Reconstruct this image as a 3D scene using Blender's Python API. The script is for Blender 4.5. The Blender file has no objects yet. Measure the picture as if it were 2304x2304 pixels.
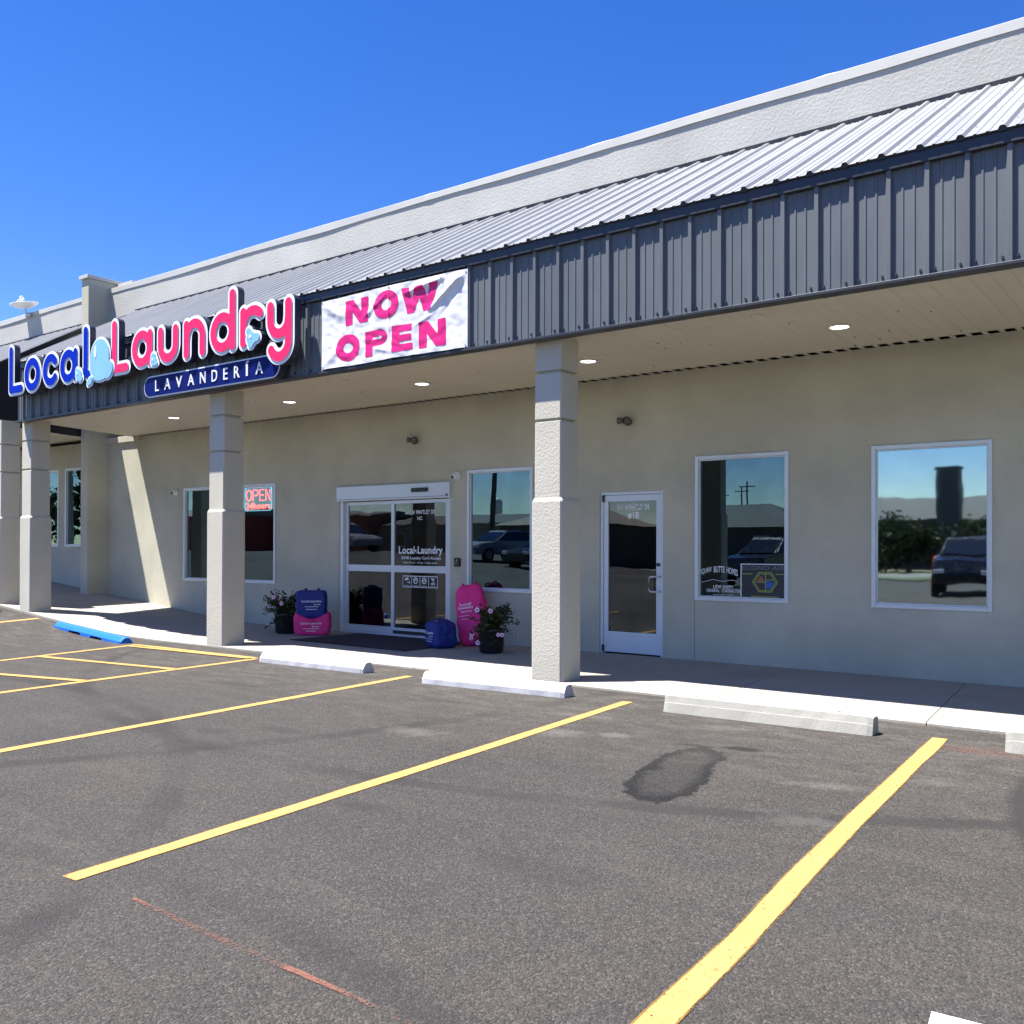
import bpy, bmesh, math, random
import numpy as np
from mathutils import Vector, Matrix, noise
R = math.radians
rnd = random.Random(7)
scene = bpy.context.scene
COL = scene.collection

# ------------------------------------------------------------------ materials
def newmat(name):
    m = bpy.data.materials.new(name); m.use_nodes = True
    nt = m.node_tree; nt.nodes.clear()
    out = nt.nodes.new('ShaderNodeOutputMaterial')
    return m, nt, out
def N(nt, t, **kw):
    n = nt.nodes.new(t)
    for k, v in kw.items():
        if k in n.inputs: n.inputs[k].default_value = v
        else: setattr(n, k, v)
    return n
def L(nt, a, b): nt.links.new(a, b)
def math_(nt, op, a, b=None, c=None, clamp=False):
    n = nt.nodes.new('ShaderNodeMath'); n.operation = op; n.use_clamp = clamp
    for i, v in enumerate((a, b, c)):
        if v is None: continue
        if isinstance(v, (int, float)): n.inputs[i].default_value = v
        else: L(nt, v, n.inputs[i])
    return n.outputs[0]
def mixc(nt, f, a, b, bt='MIX'):
    n = nt.nodes.new('ShaderNodeMix'); n.data_type = 'RGBA'; n.blend_type = bt
    for s, v in ((n.inputs[0], f), (n.inputs[6], a), (n.inputs[7], b)):
        if isinstance(v, (int, float)): s.default_value = v
        elif isinstance(v, tuple): s.default_value = (*v[:3], 1)
        else: L(nt, v, s)
    return n.outputs[2]
def ramp(nt, f, lo, hi, a=0., b=1.):
    n = nt.nodes.new('ShaderNodeMapRange'); n.clamp = True
    for i, v in zip((1, 2, 3, 4), (lo, hi, a, b)): n.inputs[i].default_value = v
    L(nt, f, n.inputs[0]); return n.outputs[0]
def coords(nt, scale=(1, 1, 1), rot=(0, 0, 0), kind='Object'):
    tc = nt.nodes.new('ShaderNodeTexCoord'); mp = nt.nodes.new('ShaderNodeMapping')
    mp.inputs['Scale'].default_value = scale; mp.inputs['Rotation'].default_value = rot
    L(nt, tc.outputs[kind], mp.inputs[0]); return mp.outputs[0]
def noise_(nt, vec, scale, detail=4, rough=.55):
    n = N(nt, 'ShaderNodeTexNoise', Scale=scale, Detail=detail, Roughness=rough); L(nt, vec, n.inputs['Vector'])
    return n.outputs[0]
def bump(nt, h, strength, dist=.01):
    b = N(nt, 'ShaderNodeBump', Strength=strength, Distance=dist); L(nt, h, b.inputs['Height']); return b.outputs[0]

def mat_basic(name, col, rough=.5, metal=0., var=.12, vscale=6., bscale=0., bstr=.1, bdist=.004, spec=.5, stretch=(1, 1, 1)):
    m, nt, out = newmat(name)
    p = N(nt, 'ShaderNodeBsdfPrincipled', Roughness=rough, Metallic=metal)
    p.inputs['Specular IOR Level'].default_value = spec
    v = coords(nt, stretch)
    f = noise_(nt, v, vscale, 5)
    f2 = noise_(nt, v, vscale * 7, 3)
    fac = math_(nt, 'MULTIPLY_ADD', f2, .4, math_(nt, 'MULTIPLY', f, .6))
    lo = tuple(c * (1 - var) for c in col); hi = tuple(min(1, c * (1 + var)) for c in col)
    L(nt, mixc(nt, ramp(nt, fac, .3, .7), lo, hi), p.inputs['Base Color'])
    L(nt, ramp(nt, f, .3, .7, max(.02, rough - .08), min(1, rough + .08)), p.inputs['Roughness'])
    if bscale:
        L(nt, bump(nt, noise_(nt, v, bscale, 3), bstr, bdist), p.inputs['Normal'])
    L(nt, p.outputs[0], out.inputs[0])
    return m

def mat_stucco(name, col, coarse=28., strength=.6, dist=.012, stain=.10):
    m, nt, out = newmat(name)
    p = N(nt, 'ShaderNodeBsdfPrincipled', Roughness=.9); p.inputs['Specular IOR Level'].default_value = .25
    v = coords(nt)
    big = noise_(nt, v, .7, 6, .6)
    drip = noise_(nt, coords(nt, (3, 3, .35)), 1.2, 5, .6)
    c = mixc(nt, ramp(nt, big, .32, .68), tuple(x * (1 - stain) for x in col), tuple(min(1, x * (1 + stain * .6)) for x in col))
    c = mixc(nt, ramp(nt, drip, .55, .8, 0, .35), c, tuple(x * .82 for x in col))
    fine = noise_(nt, v, 160, 2)
    c = mixc(nt, ramp(nt, fine, .3, .7, 0, .16), c, tuple(x * .7 for x in col))
    L(nt, c, p.inputs['Base Color'])
    vo = N(nt, 'ShaderNodeTexVoronoi', Scale=coarse, feature='SMOOTH_F1'); vo.inputs['Smoothness'].default_value = .6
    wv = nt.nodes.new('ShaderNodeVectorMath'); wv.operation = 'ADD'
    nn = N(nt, 'ShaderNodeTexNoise', Scale=coarse * .55, Detail=3.); L(nt, v, nn.inputs['Vector'])
    sc = nt.nodes.new('ShaderNodeVectorMath'); sc.operation = 'SCALE'; sc.inputs[3].default_value = .06
    L(nt, nn.outputs['Color'], sc.inputs[0]); L(nt, v, wv.inputs[0]); L(nt, sc.outputs[0], wv.inputs[1]); L(nt, wv.outputs[0], vo.inputs['Vector'])
    blob = ramp(nt, noise_(nt, v, coarse * .9, 3, .5), .42, .62)
    h = math_(nt, 'MULTIPLY_ADD', vo.outputs['Distance'], .5, math_(nt, 'MULTIPLY_ADD', fine, .18, blob))
    L(nt, bump(nt, h, strength, dist), p.inputs['Normal'])
    L(nt, p.outputs[0], out.inputs[0])
    return m

def mat_asphalt():
    m, nt, out = newmat('asphalt')
    p = N(nt, 'ShaderNodeBsdfPrincipled', Roughness=.88); p.inputs['Specular IOR Level'].default_value = .35
    v = coords(nt)
    big = noise_(nt, v, .45, 6, .62)
    mid = noise_(nt, coords(nt, (.35, 1.6, 1), (0, 0, R(8))), 1.7, 6, .65)
    warm = noise_(nt, v, .23, 4)
    c = mixc(nt, ramp(nt, warm, .38, .62), (.056, .052, .048), (.082, .069, .056))
    c = mixc(nt, ramp(nt, big, .42, .66, 0, .8), c, (.036, .034, .034))
    c = mixc(nt, ramp(nt, mid, .52, .74, 0, .42), c, (.112, .100, .086))
    # dusty scuffs close to the parking stops
    sx = nt.nodes.new('ShaderNodeSeparateXYZ'); L(nt, v, sx.inputs[0]); X, Y = sx.outputs[0], sx.outputs[1]
    near = math_(nt, 'MULTIPLY', ramp(nt, Y, -6.2, -3.4), ramp(nt, noise_(nt, coords(nt, (1, 2.6, 1)), 2.2, 7, .7), .46, .72))
    c = mixc(nt, math_(nt, 'MULTIPLY', near, .8), c, (.165, .152, .135))
    scuff = ramp(nt, noise_(nt, coords(nt, (3.2, .6, 1), (0, 0, R(-20))), 1.4, 6, .7), .62, .74)
    c = mixc(nt, math_(nt, 'MULTIPLY', scuff, .7), c, (.030, .028, .028))
    # wet stain with a dark ragged rim
    wob = noise_(nt, v, 5.5, 6, .7); wob2 = noise_(nt, v, 26, 4, .7)
    def ell(cx, cy, rx, ry, a, k):
        dx = math_(nt, 'SUBTRACT', X, cx); dy = math_(nt, 'SUBTRACT', Y, cy)
        ca, sa = math.cos(a), math.sin(a)
        u = math_(nt, 'ADD', math_(nt, 'MULTIPLY', dx, ca / rx), math_(nt, 'MULTIPLY', dy, sa / rx))
        w = math_(nt, 'ADD', math_(nt, 'MULTIPLY', dx, -sa / ry), math_(nt, 'MULTIPLY', dy, ca / ry))
        d = math_(nt, 'SQRT', math_(nt, 'ADD', math_(nt, 'MULTIPLY', u, u), math_(nt, 'MULTIPLY', w, w)))
        d = math_(nt, 'ADD', d, math_(nt, 'MULTIPLY', math_(nt, 'SUBTRACT', wob, .5), k))
        return math_(nt, 'ADD', d, math_(nt, 'MULTIPLY', math_(nt, 'SUBTRACT', wob2, .5), k * .75))
    d = math_(nt, 'MINIMUM', ell(3.91, -5.50, .235, .62, R(15), .75), ell(3.80, -5.05, .215, .52, R(10), .75))
    inside = ramp(nt, d, 1.02, .97)
    rim = math_(nt, 'MULTIPLY', inside, ramp(nt, d, .55, .82, .10, 1))
    lower = ramp(nt, Y, -4.4, -5.4, .6, 1)
    d2 = ell(3.93, -4.42, .17, .085, R(8), .45)
    d5 = ell(3.62, -4.52, .22, .035, R(10), .8)
    d3 = ell(1.9, -4.35, .22, .06, R(4), .8)
    c = mixc(nt, ramp(nt, d3, 1.1, .7, 0, .4), c, (.03, .028, .026))
    d4 = ell(5.35, -3.45, .4, .14, R(0), .8)
    c = mixc(nt, ramp(nt, d4, 1.1, .5, 0, .35), c, (.22, .09, .06))
    # aggregate
    vo = N(nt, 'ShaderNodeTexVoronoi', Scale=110.); L(nt, v, vo.inputs['Vector'])
    hs = nt.nodes.new('ShaderNodeSeparateColor'); L(nt, vo.outputs['Color'], hs.inputs[0])
    c = mixc(nt, ramp(nt, hs.outputs[0], .60, 1, 0, .5), c, (.17, .158, .144))
    c = mixc(nt, ramp(nt, hs.outputs[1], .62, 1, 0, .85), c, (.02, .019, .019))
    fine = noise_(nt, v, 260, 3, .7)
    grit = noise_(nt, v, 48, 4, .7)
    c = mixc(nt, ramp(nt, grit, .5, .7, 0, .45), c, (.032, .030, .030))
    c = mixc(nt, ramp(nt, fine, .35, .7, 0, .4), c, (.028, .026, .026))
    def arc_mark(cx, cy, r, w_, k):
        dx = math_(nt, 'SUBTRACT', X, cx); dy = math_(nt, 'SUBTRACT', Y, cy)
        q = math_(nt, 'SQRT', math_(nt, 'ADD', math_(nt, 'MULTIPLY', dx, dx), math_(nt, 'MULTIPLY', dy, dy)))
        q = math_(nt, 'ABSOLUTE', math_(nt, 'SUBTRACT', math_(nt, 'ADD', q, math_(nt, 'MULTIPLY', wob, .15)), r))
        return math_(nt, 'MULTIPLY', math_(nt, 'MULTIPLY', ramp(nt, q, w_, w_ * .4), ramp(nt, big, .36, .56)), k * 1.5, None, True)
    for a_ in ((9.2, -4.4, 3.5, .12, .6), (9.0, -4.6, 3.05, .10, .5), (-3.0, -13.2, 7.4, .13, .5), (-3.0, -13.3, 5.9, .13, .5), (1.2, 1.5, 8.3, .12, .45), (-8, -2.5, 9.9, .14, .45), (3.4, -13.0, 4.6, .12, .4)):
        c = mixc(nt, arc_mark(*a_), c, (.028, .026, .026))
    for (ex, ey, rx_, ry_, k_) in ((.75, -6.0, .30, .12, .55), (.35, -6.35, .20, .10, .5), (2.85, -7.15, .20, .10, .5), (.9, -4.15, .35, .07, .5), (-1.6, -4.7, .5, .10, .5), (-1.9, -4.0, .3, .06, .45), (1.35, -4.9, .20, .08, .45), (4.2, -7.4, .4, .16, .35), (-4.2, -6.4, .4, .2, .35)):
        c = mixc(nt, ramp(nt, ell(ex, ey, rx_, ry_, .1, .9), 1.15, .5, 0, k_), c, (.030, .028, .028))
    for (ex, ey, rx_, ry_, k_) in ((2.55, -4.75, .30, .10, .7), (2.95, -4.55, .18, .07, .7), (3.5, -3.75, .3, .05, .5), (4.75, -5.1, .3, .06, .5), (5.3, -4.6, .3, .06, .45), (2.3, -4.0, .5, .06, .5), (1.6, -5.4, .5, .09, .5), (4.9, -5.9, .35, .07, .45)):
        c = mixc(nt, ramp(nt, ell(ex, ey, rx_ * .8, ry_ * 1.7, .15, 2.6), 1.1, .3, 0, k_ * .55), c, (.19, .178, .162))
    wetm = math_(nt, 'MULTIPLY', rim, lower)
    c = mixc(nt, math_(nt, 'MULTIPLY', math_(nt, 'MULTIPLY', inside, ramp(nt, Y, -4.4, -5.3, .15, .85)), 1.), c, (.62, .63, .65), 'MULTIPLY')
    c = mixc(nt, math_(nt, 'MULTIPLY', wetm, 1.), c, (.20, .21, .22), 'MULTIPLY')
    c = mixc(nt, ramp(nt, d2, 1.05, .6, 0, .85), c, (.012, .012, .012))
    c = mixc(nt, ramp(nt, d5, 1.05, .6, 0, .7), c, (.016, .016, .016))
    L(nt, c, p.inputs['Base Color'])
    wet = math_(nt, 'MULTIPLY', rim, lower)
    L(nt, math_(nt, 'MULTIPLY_ADD', wet, -.40, .9), p.inputs['Roughness'])
    h = math_(nt, 'ADD', math_(nt, 'MULTIPLY', vo.outputs['Distance'], -.9), math_(nt, 'ADD', math_(nt, 'MULTIPLY', fine, .35), math_(nt, 'MULTIPLY', grit, .9)))
    L(nt, bump(nt, h, .9, .010), p.inputs['Normal'])
    L(nt, p.outputs[0], out.inputs[0])
    return m

def mat_concrete(name, col, orange=False, rough=.9, worn=.14):
    m, nt, out = newmat(name)
    p = N(nt, 'ShaderNodeBsdfPrincipled', Roughness=rough); p.inputs['Specular IOR Level'].default_value = .3
    v = coords(nt)
    a = noise_(nt, v, 1.3, 6, .65); b = noise_(nt, v, 40, 4, .6)
    c = mixc(nt, ramp(nt, a, .3, .7), tuple(x * (1 - worn) for x in col), col)
    c = mixc(nt, ramp(nt, b, .45, .75, 0, .35), c, tuple(x * .72 for x in col))
    pit = N(nt, 'ShaderNodeTexVoronoi', Scale=34.); L(nt, v, pit.inputs['Vector'])
    pm = math_(nt, 'MULTIPLY', ramp(nt, pit.outputs['Distance'], .16, .06), ramp(nt, a, .5, .6))
    c = mixc(nt, math_(nt, 'MULTIPLY', pm, .55), c, tuple(x * .35 for x in col))
    wear_ = ramp(nt, noise_(nt, v, .55, 7, .72), .52, .66)
    c = mixc(nt, math_(nt, 'MULTIPLY', wear_, .30), c, tuple(x * .62 for x in col))
    if orange:
        sx = nt.nodes.new('ShaderNodeSeparateXYZ'); L(nt, v, sx.inputs[0])
        k = math_(nt, 'MULTIPLY', ramp(nt, sx.outputs[1], -.012, .012), ramp(nt, sx.outputs[2], .085, .115))
        k = math_(nt, 'MULTIPLY', k, ramp(nt, noise_(nt, coords(nt, (1.2, 6, 6)), 2., 5), .36, .55, .25, 1))
        c = mixc(nt, math_(nt, 'MULTIPLY', k, .85), c, (.42, .13, .07))
        dirt = math_(nt, 'MULTIPLY', ramp(nt, sx.outputs[2], .06, .0), ramp(nt, noise_(nt, v, 5, 6, .7), .45, .7))
        c = mixc(nt, math_(nt, 'MULTIPLY', dirt, .35), c, (.2, .19, .19))
    L(nt, c, p.inputs['Base Color'])
    L(nt, bump(nt, math_(nt, 'MULTIPLY_ADD', pm, -1.5, b), .35, .006), p.inputs['Normal'])
    L(nt, p.outputs[0], out.inputs[0])
    return m

def mat_paint(name, col, wear=.45):
    m, nt, out = newmat(name)
    p = N(nt, 'ShaderNodeBsdfPrincipled', Roughness=.8); p.inputs['Specular IOR Level'].default_value = .3
    v = coords(nt, kind='Object')
    a = noise_(nt, v, 3, 5, .6); b = noise_(nt, v, 70, 4, .75)
    c = mixc(nt, ramp(nt, a, .3, .7), tuple(x * .88 for x in col), col)
    pitm = ramp(nt, b, .62, .74)
    c = mixc(nt, math_(nt, 'MULTIPLY', pitm, wear), c, tuple(x * .45 for x in col))
    L(nt, c, p.inputs['Base Color'])
    L(nt, bump(nt, noise_(nt, v, 110, 3), .5, .006), p.inputs['Normal'])
    chip = ramp(nt, noise_(nt, v, 34, 6, .8), .60, .635)
    tr = N(nt, 'ShaderNodeBsdfTransparent'); mx = N(nt, 'ShaderNodeMixShader')
    L(nt, chip, mx.inputs[0]); L(nt, p.outputs[0], mx.inputs[1]); L(nt, tr.outputs[0], mx.inputs[2]); L(nt, mx.outputs[0], out.inputs[0])
    return m
def mat_chalk(name, col, thr=.5, sc=18.):
    m, nt, out = newmat(name)
    p = N(nt, 'ShaderNodeBsdfPrincipled', Roughness=.95)
    p.inputs['Base Color'].default_value = (*col, 1)
    v = coords(nt)
    k = ramp(nt, math_(nt, 'MULTIPLY_ADD', noise_(nt, v, sc * 5, 3, .7), .5, math_(nt, 'MULTIPLY', noise_(nt, v, sc * .18, 5, .6), .5)), thr - .03, thr + .10, 0, .8)
    tr = N(nt, 'ShaderNodeBsdfTransparent'); mx = N(nt, 'ShaderNodeMixShader')
    L(nt, k, mx.inputs[0]); L(nt, tr.outputs[0], mx.inputs[1]); L(nt, p.outputs[0], mx.inputs[2]); L(nt, mx.outputs[0], out.inputs[0])
    return m

def mat_glass(name, refl, tint, seen, rough=0., wave=.02):
    m, nt, out = newmat(name)
    g = N(nt, 'ShaderNodeBsdfGlossy', Roughness=rough); g.inputs['Color'].default_value = (*tint, 1)
    t = N(nt, 'ShaderNodeBsdfTransparent'); t.inputs['Color'].default_value = (*seen, 1)
    fr = N(nt, 'ShaderNodeFresnel', IOR=1.45)
    v = coords(nt)
    nb = bump(nt, noise_(nt, v, 1.6, 2, .4), wave, .05)
    tl = nt.nodes.new('ShaderNodeVectorMath'); tl.operation = 'ADD'; tl.inputs[1].default_value = (.0875, 0, 0)   # shading normal turned to shift the mirrored view; panes themselves stay in plane
    L(nt, nb, tl.inputs[0]); nz = nt.nodes.new('ShaderNodeVectorMath'); nz.operation = 'NORMALIZE'; L(nt, tl.outputs[0], nz.inputs[0])
    L(nt, nz.outputs[0], g.inputs['Normal'])
    mx = N(nt, 'ShaderNodeMixShader')
    f = math_(nt, 'ADD', math_(nt, 'MULTIPLY', fr.outputs[0], 1.0), refl - .04, clamp=True)
    f = math_(nt, 'ADD', f, ramp(nt, noise_(nt, v, 3., 4), .3, .7, -.02, .02), clamp=True)
    L(nt, f, mx.inputs[0]); L(nt, t.outputs[0], mx.inputs[1]); L(nt, g.outputs[0], mx.inputs[2]); L(nt, mx.outputs[0], out.inputs[0])
    return m
def mat_emit(name, col, s):
    m, nt, out = newmat(name)
    e = N(nt, 'ShaderNodeEmission', Strength=s); e.inputs[0].default_value = (*col, 1)
    L(nt, e.outputs[0], out.inputs[0]); return m
def mat_leaf(name, col):
    m, nt, out = newmat(name)
    p = N(nt, 'ShaderNodeBsdfPrincipled', Roughness=.6); p.inputs['Specular IOR Level'].default_value = .3
    v = coords(nt)
    oi = nt.nodes.new('ShaderNodeNewGeometry')
    c = mixc(nt, oi.outputs['Random Per Island'], tuple(x * .5 for x in col), tuple(x * 1.6 for x in col))
    c = mixc(nt, ramp(nt, noise_(nt, v, 9, 3), .35, .7, 0, .5), c, (col[0] * 1.5, col[1] * 1.1, col[2] * .6))
    L(nt, c, p.inputs['Base Color'])
    d = N(nt, 'ShaderNodeBsdfTranslucent'); L(nt, c, d.inputs[0])
    mx = N(nt, 'ShaderNodeMixShader'); mx.inputs[0].default_value = .25
    L(nt, p.outputs[0], mx.inputs[1]); L(nt, d.outputs[0], mx.inputs[2]); L(nt, mx.outputs[0], out.inputs[0])
    return m

M = {}
M['wall'] = mat_stucco('wall_stucco', (.50, .48, .385), 55, .3, .004, .19)
M['column'] = mat_stucco('column_stucco', (.52, .495, .42), 46, .30, .004, .07)
M['parapet'] = mat_stucco('parapet_stucco', (.45, .445, .42), 30, .28, .005, .14)
M['coping'] = mat_basic('coping_metal', (.46, .455, .43), .45, .0, .06, 1.2)
M['roof'] = mat_basic('roof_metal', (.235, .245, .26), .5, .1, .06, 1.0, stretch=(4, .6, .6))
M['fascia'] = mat_basic('fascia_metal', (.100, .112, .126), .5, .0, .17, 1.2, stretch=(1, 1, .3))
M['trim'] = mat_basic('trim_metal', (.030, .032, .040), .4, .1, .12, 2.)
M['soffit'] = mat_basic('soffit_metal', (.66, .61, .48), .55, .0, .07, 1.1, stretch=(1, 1, 1))
M['sidewalk'] = mat_concrete('sidewalk_concrete', (.37, .345, .30))
M['stop_white'] = mat_concrete('white_painted_concrete', (.50, .495, .52), True, .7, .08)
M['stop_grey'] = mat_concrete('bare_concrete', (.36, .35, .31), False, .92, .22)
M['stop_blue'] = mat_concrete('blue_painted_concrete', (.015, .15, .58), False, .5, .12)
M['asphalt'] = mat_asphalt()
M['yellow'] = mat_paint('yellow_paint', (.50, .285, .095), .65)
M['ochre'] = mat_chalk('overspray', (.24, .13, .025), .46, 30.)
M['whitepaint'] = mat_paint('white_paint', (.75, .74, .72), .3)
M['orange'] = mat_chalk('orange_chalk', (.20, .085, .06), .485)
M['alu'] = mat_basic('aluminium_frame', (.62, .65, .68), .35, .25, .04, 3., stretch=(1, 1, .4))
M['alu_dark'] = mat_basic('dark_gasket', (.02, .022, .025), .5)
M['door_white'] = mat_basic('door_white', (.62, .66, .70), .4, .1, .04, 2.)
M['glass'] = mat_glass('tinted_glass', .175, (.60, .88, 1.), (.32, .36, .38), 0., .006)
M['glass_mirror'] = mat_glass('mirror_film_glass', .47, (.76, .95, 1.), (.3, .35, .38), .022, .02)
M['glass_dark'] = mat_glass('dark_door_glass', .11, (.85, .92, 1.), (.30, .31, .32), 0., .02)
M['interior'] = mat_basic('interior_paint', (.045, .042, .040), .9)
M['interior_light'] = mat_basic('interior_fixture', (.12, .12, .12), .7)
M['black'] = mat_basic('black_plastic', (.012, .012, .014), .4)
M['white_plastic'] = mat_basic('white_plastic', (.72, .72, .70), .4)
M['fixture'] = mat_basic('weathered_fixture', (.12, .115, .10), .6, .1, .2, 20)
M['can_side'] = mat_basic('sign_return', (.022, .026, .045), .45)
M['sign_white'] = mat_basic('sign_white', (.76, .77, .80), .35, 0, .03)
M['sign_blue'] = mat_basic('sign_blue', (.001, .022, .40), .5, 0, .04, spec=.05)
M['sign_navy'] = mat_basic('sign_navy', (.003, .010, .12), .5, 0, .06, spec=.08)
M['sign_pink'] = mat_basic('sign_pink', (.80, .022, .13), .45, 0, .04, spec=.2)
M['bubble'] = mat_basic('bubble_blue', (.22, .48, .74), .35, 0, .12, 3)
M['bubble_hi'] = mat_basic('bubble_highlight', (.62, .80, .92), .25, 0, .04)
M['vinyl'] = mat_basic('banner_vinyl', (.70, .70, .73), .45, 0, .04, 3.)
M['magenta'] = mat_basic('banner_magenta', (.66, .006, .18), .45, 0, .08, 6.)
M['letter'] = mat_basic('white_vinyl_letter', (.80, .82, .84), .5, 0, .03)
M['letter_dim'] = mat_basic('grey_vinyl_letter', (.38, .42, .45), .5, 0, .05)
M['led'] = mat_emit('downlight_lens', (1, .95, .85), 3.0)
M['neon_red'] = mat_emit('neon_red', (1, .09, .07), 2.6)
M['neon_blue'] = mat_emit('neon_blue', (.30, .75, 1.), 1.0)
M['bag_pink'] = mat_basic('pink_bag_fabric', (.80, .025, .22), .65, 0, .10, 14, 60, .25)
M['bag_blue'] = mat_basic('blue_bag_fabric', (.008, .022, .20), .65, 0, .10, 14, 60, .25)
M['mat'] = mat_basic('mat_rubber', (.030, .022, .032), .9, 0, .5, 5, 200, .4)
M['leaf'] = mat_leaf('petunia_leaf', (.045, .058, .022))
M['petal'] = mat_basic('petal_pink', (.72, .45, .62), .6)
M['petal_centre'] = mat_basic('petal_centre', (.30, .06, .25), .6)
M['soil'] = mat_basic('potting_soil', (.03, .022, .016), .95)
M['green_sign'] = mat_basic('sign_yellow_green', (.30, .38, .07), .5)
M['sign_panel'] = mat_basic('sign_panel_dark', (.020, .022, .035), .4)
M['sign_grey_blue'] = mat_basic('sign_grey_blue', (.12, .17, .20), .5)
M['sign_fire'] = mat_basic('sign_orange', (.32, .12, .06), .5)
M['sign_ice'] = mat_basic('sign_ice_blue', (.02, .10, .40), .5)
M['galv'] = mat_basic('galvanised_steel', (.50, .50, .50), .4, .6, .1, 8)
M['ground'] = mat_basic('dry_grass', (.14, .13, .075), .95, 0, .3, .4)
M['road'] = mat_basic('road_concrete', (.16, .15, .135), .9, 0, .1, .6)
M['lawn'] = mat_basic('lawn_grass', (.06, .085, .03), .95, 0, .3, 1.5)
M['bark'] = mat_basic('bark', (.09, .07, .05), .9, 0, .3, 8)
M['tree_leaf'] = mat_leaf('tree_leaf', (.018, .030, .012))
M['wood_pole'] = mat_basic('wood_pole', (.10, .08, .06), .9, 0, .2, 6)
M['siding_dark'] = mat_basic('dark_siding', (.07, .065, .06), .8, 0, .1, 2)
M['siding_tan'] = mat_basic('tan_siding', (.20, .175, .14), .8, 0, .1, 2)
M['siding_red'] = mat_basic('red_siding', (.30, .045, .03), .7, 0, .1, 2)
M['brick'] = mat_basic('brick', (.20, .08, .055), .85, 0, .2, 6)
M['roof_grey'] = mat_basic('shingle_grey', (.085, .085, .082), .85, 0, .12, 3)
M['tank'] = mat_basic('tank_paint', (.55, .56, .56), .5, 0, .05, .5)
M['car_black'] = mat_basic('car_black', (.008, .008, .012), .25, .0, .05)
M['car_silver'] = mat_basic('car_silver', (.20, .205, .215), .3, .2, .05)
M['car_red'] = mat_basic('car_red', (.35, .02, .02), .2, .2, .05)
M['car_glass'] = mat_basic('car_glass', (.01, .012, .015), .05)
M['tyre'] = mat_basic('tyre', (.015, .015, .015), .9)
M['lamp'] = mat_basic('headlamp', (.75, .75, .75), .1, .3)
M['orange_cloth'] = mat_basic('orange_panel', (.60, .10, .02), .7)

# ------------------------------------------------------------------ helpers
def obj(name, bm, mats, parent=None, smooth=False, loc=None):
    me = bpy.data.meshes.new(name); bm.to_mesh(me); bm.free()
    for m in (mats if isinstance(mats, (list, tuple)) else [mats]): me.materials.append(m)
    if smooth:
        for p in me.polygons: p.use_smooth = True
    o = bpy.data.objects.new(name, me); COL.objects.link(o)
    if parent is not None: o.parent = parent
    if loc: o.location = loc
    return o
def tag(o, label=None, cat=None, group=None, kind=None):
    if label: o['label'] = label
    if cat: o['category'] = cat
    if group: o['group'] = group
    if kind: o['kind'] = kind
    return o
def thing(name, label, cat, loc=(0, 0, 0), rotz=0, group=None):
    o = bpy.data.objects.new(name, None); COL.objects.link(o)
    o.location = loc; o.rotation_euler = (0, 0, rotz); o.empty_display_size = .2
    return tag(o, label, cat, group)
def dup(root, label, loc=None, rotz=None):
    r = root.copy(); COL.objects.link(r)
    if loc is not None: r.location = loc
    if rotz is not None: r.rotation_euler = (0, 0, rotz)
    r['label'] = label
    for ch in list(root.children):
        c = ch.copy(); COL.objects.link(c); c.parent = r
        for g in ch.children:
            d = g.copy(); COL.objects.link(d); d.parent = c
    return r
def BM(): return bmesh.new()
def box(bm, x0, x1, y0, y1, z0, z1, mi=0, bev=0.):
    vs = [bm.verts.new(p) for p in ((x0, y0, z0), (x1, y0, z0), (x1, y1, z0), (x0, y1, z0), (x0, y0, z1), (x1, y0, z1), (x1, y1, z1), (x0, y1, z1))]
    fs = [bm.faces.new([vs[i] for i in q]) for q in ((0, 3, 2, 1), (4, 5, 6, 7), (0, 1, 5, 4), (1, 2, 6, 5), (2, 3, 7, 6), (3, 0, 4, 7))]
    for f in fs: f.material_index = mi
    if bev:
        es = list({e for f in fs for e in f.edges})
        bmesh.ops.bevel(bm, geom=es, offset=bev, segments=2, affect='EDGES', profile=.5)
    return fs
def quad(bm, pts, mi=0):
    f = bm.faces.new([bm.verts.new(p) for p in pts]); f.material_index = mi; return f
def loft(bm, rings, cap=True, closed=True, mi=0):
    rv = [[bm.verts.new(p) for p in r] for r in rings]
    n = len(rings[0])
    for a, b in zip(rv[:-1], rv[1:]):
        for i in range(n if closed else n - 1):
            j = (i + 1) % n
            f = bm.faces.new((a[i], a[j], b[j], b[i])); f.material_index = mi
    if cap and closed:
        bm.faces.new(rv[0][::-1]).material_index = mi; bm.faces.new(rv[-1]).material_index = mi
    return rv
def lathe(bm, prof, cx=0, cy=0, cz=0, n=24, mi=0, cap=True):
    loft(bm, [[(cx + r * math.cos(2 * math.pi * i / n), cy + r * math.sin(2 * math.pi * i / n), cz + z) for i in range(n)] for r, z in prof], cap, True, mi)
def tube(bm, pts, r, n=8, mi=0):
    pts = [Vector(p) for p in pts]; rings = []
    for i, p in enumerate(pts):
        t = (pts[min(i + 1, len(pts) - 1)] - pts[max(i - 1, 0)]).normalized()
        a = t.cross(Vector((0, 0, 1)))
        if a.length < 1e-3: a = t.cross(Vector((1, 0, 0)))
        a.normalize(); b = t.cross(a)
        rr = r[i] if isinstance(r, (list, tuple)) else r
        rings.append([p + a * rr * math.cos(2 * math.pi * k / n) + b * rr * math.sin(2 * math.pi * k / n) for k in range(n)])
    loft(bm, rings, True, True, mi)
def h(x):                                    # the ground climbs gently beyond the laundry
    t = -7.6 - x
    if t < -1.2: return 0.
    s = .085 * (t if t > 1.2 else (t + 1.2) ** 2 / 4.8)
    return min(s, 1.1)

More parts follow.
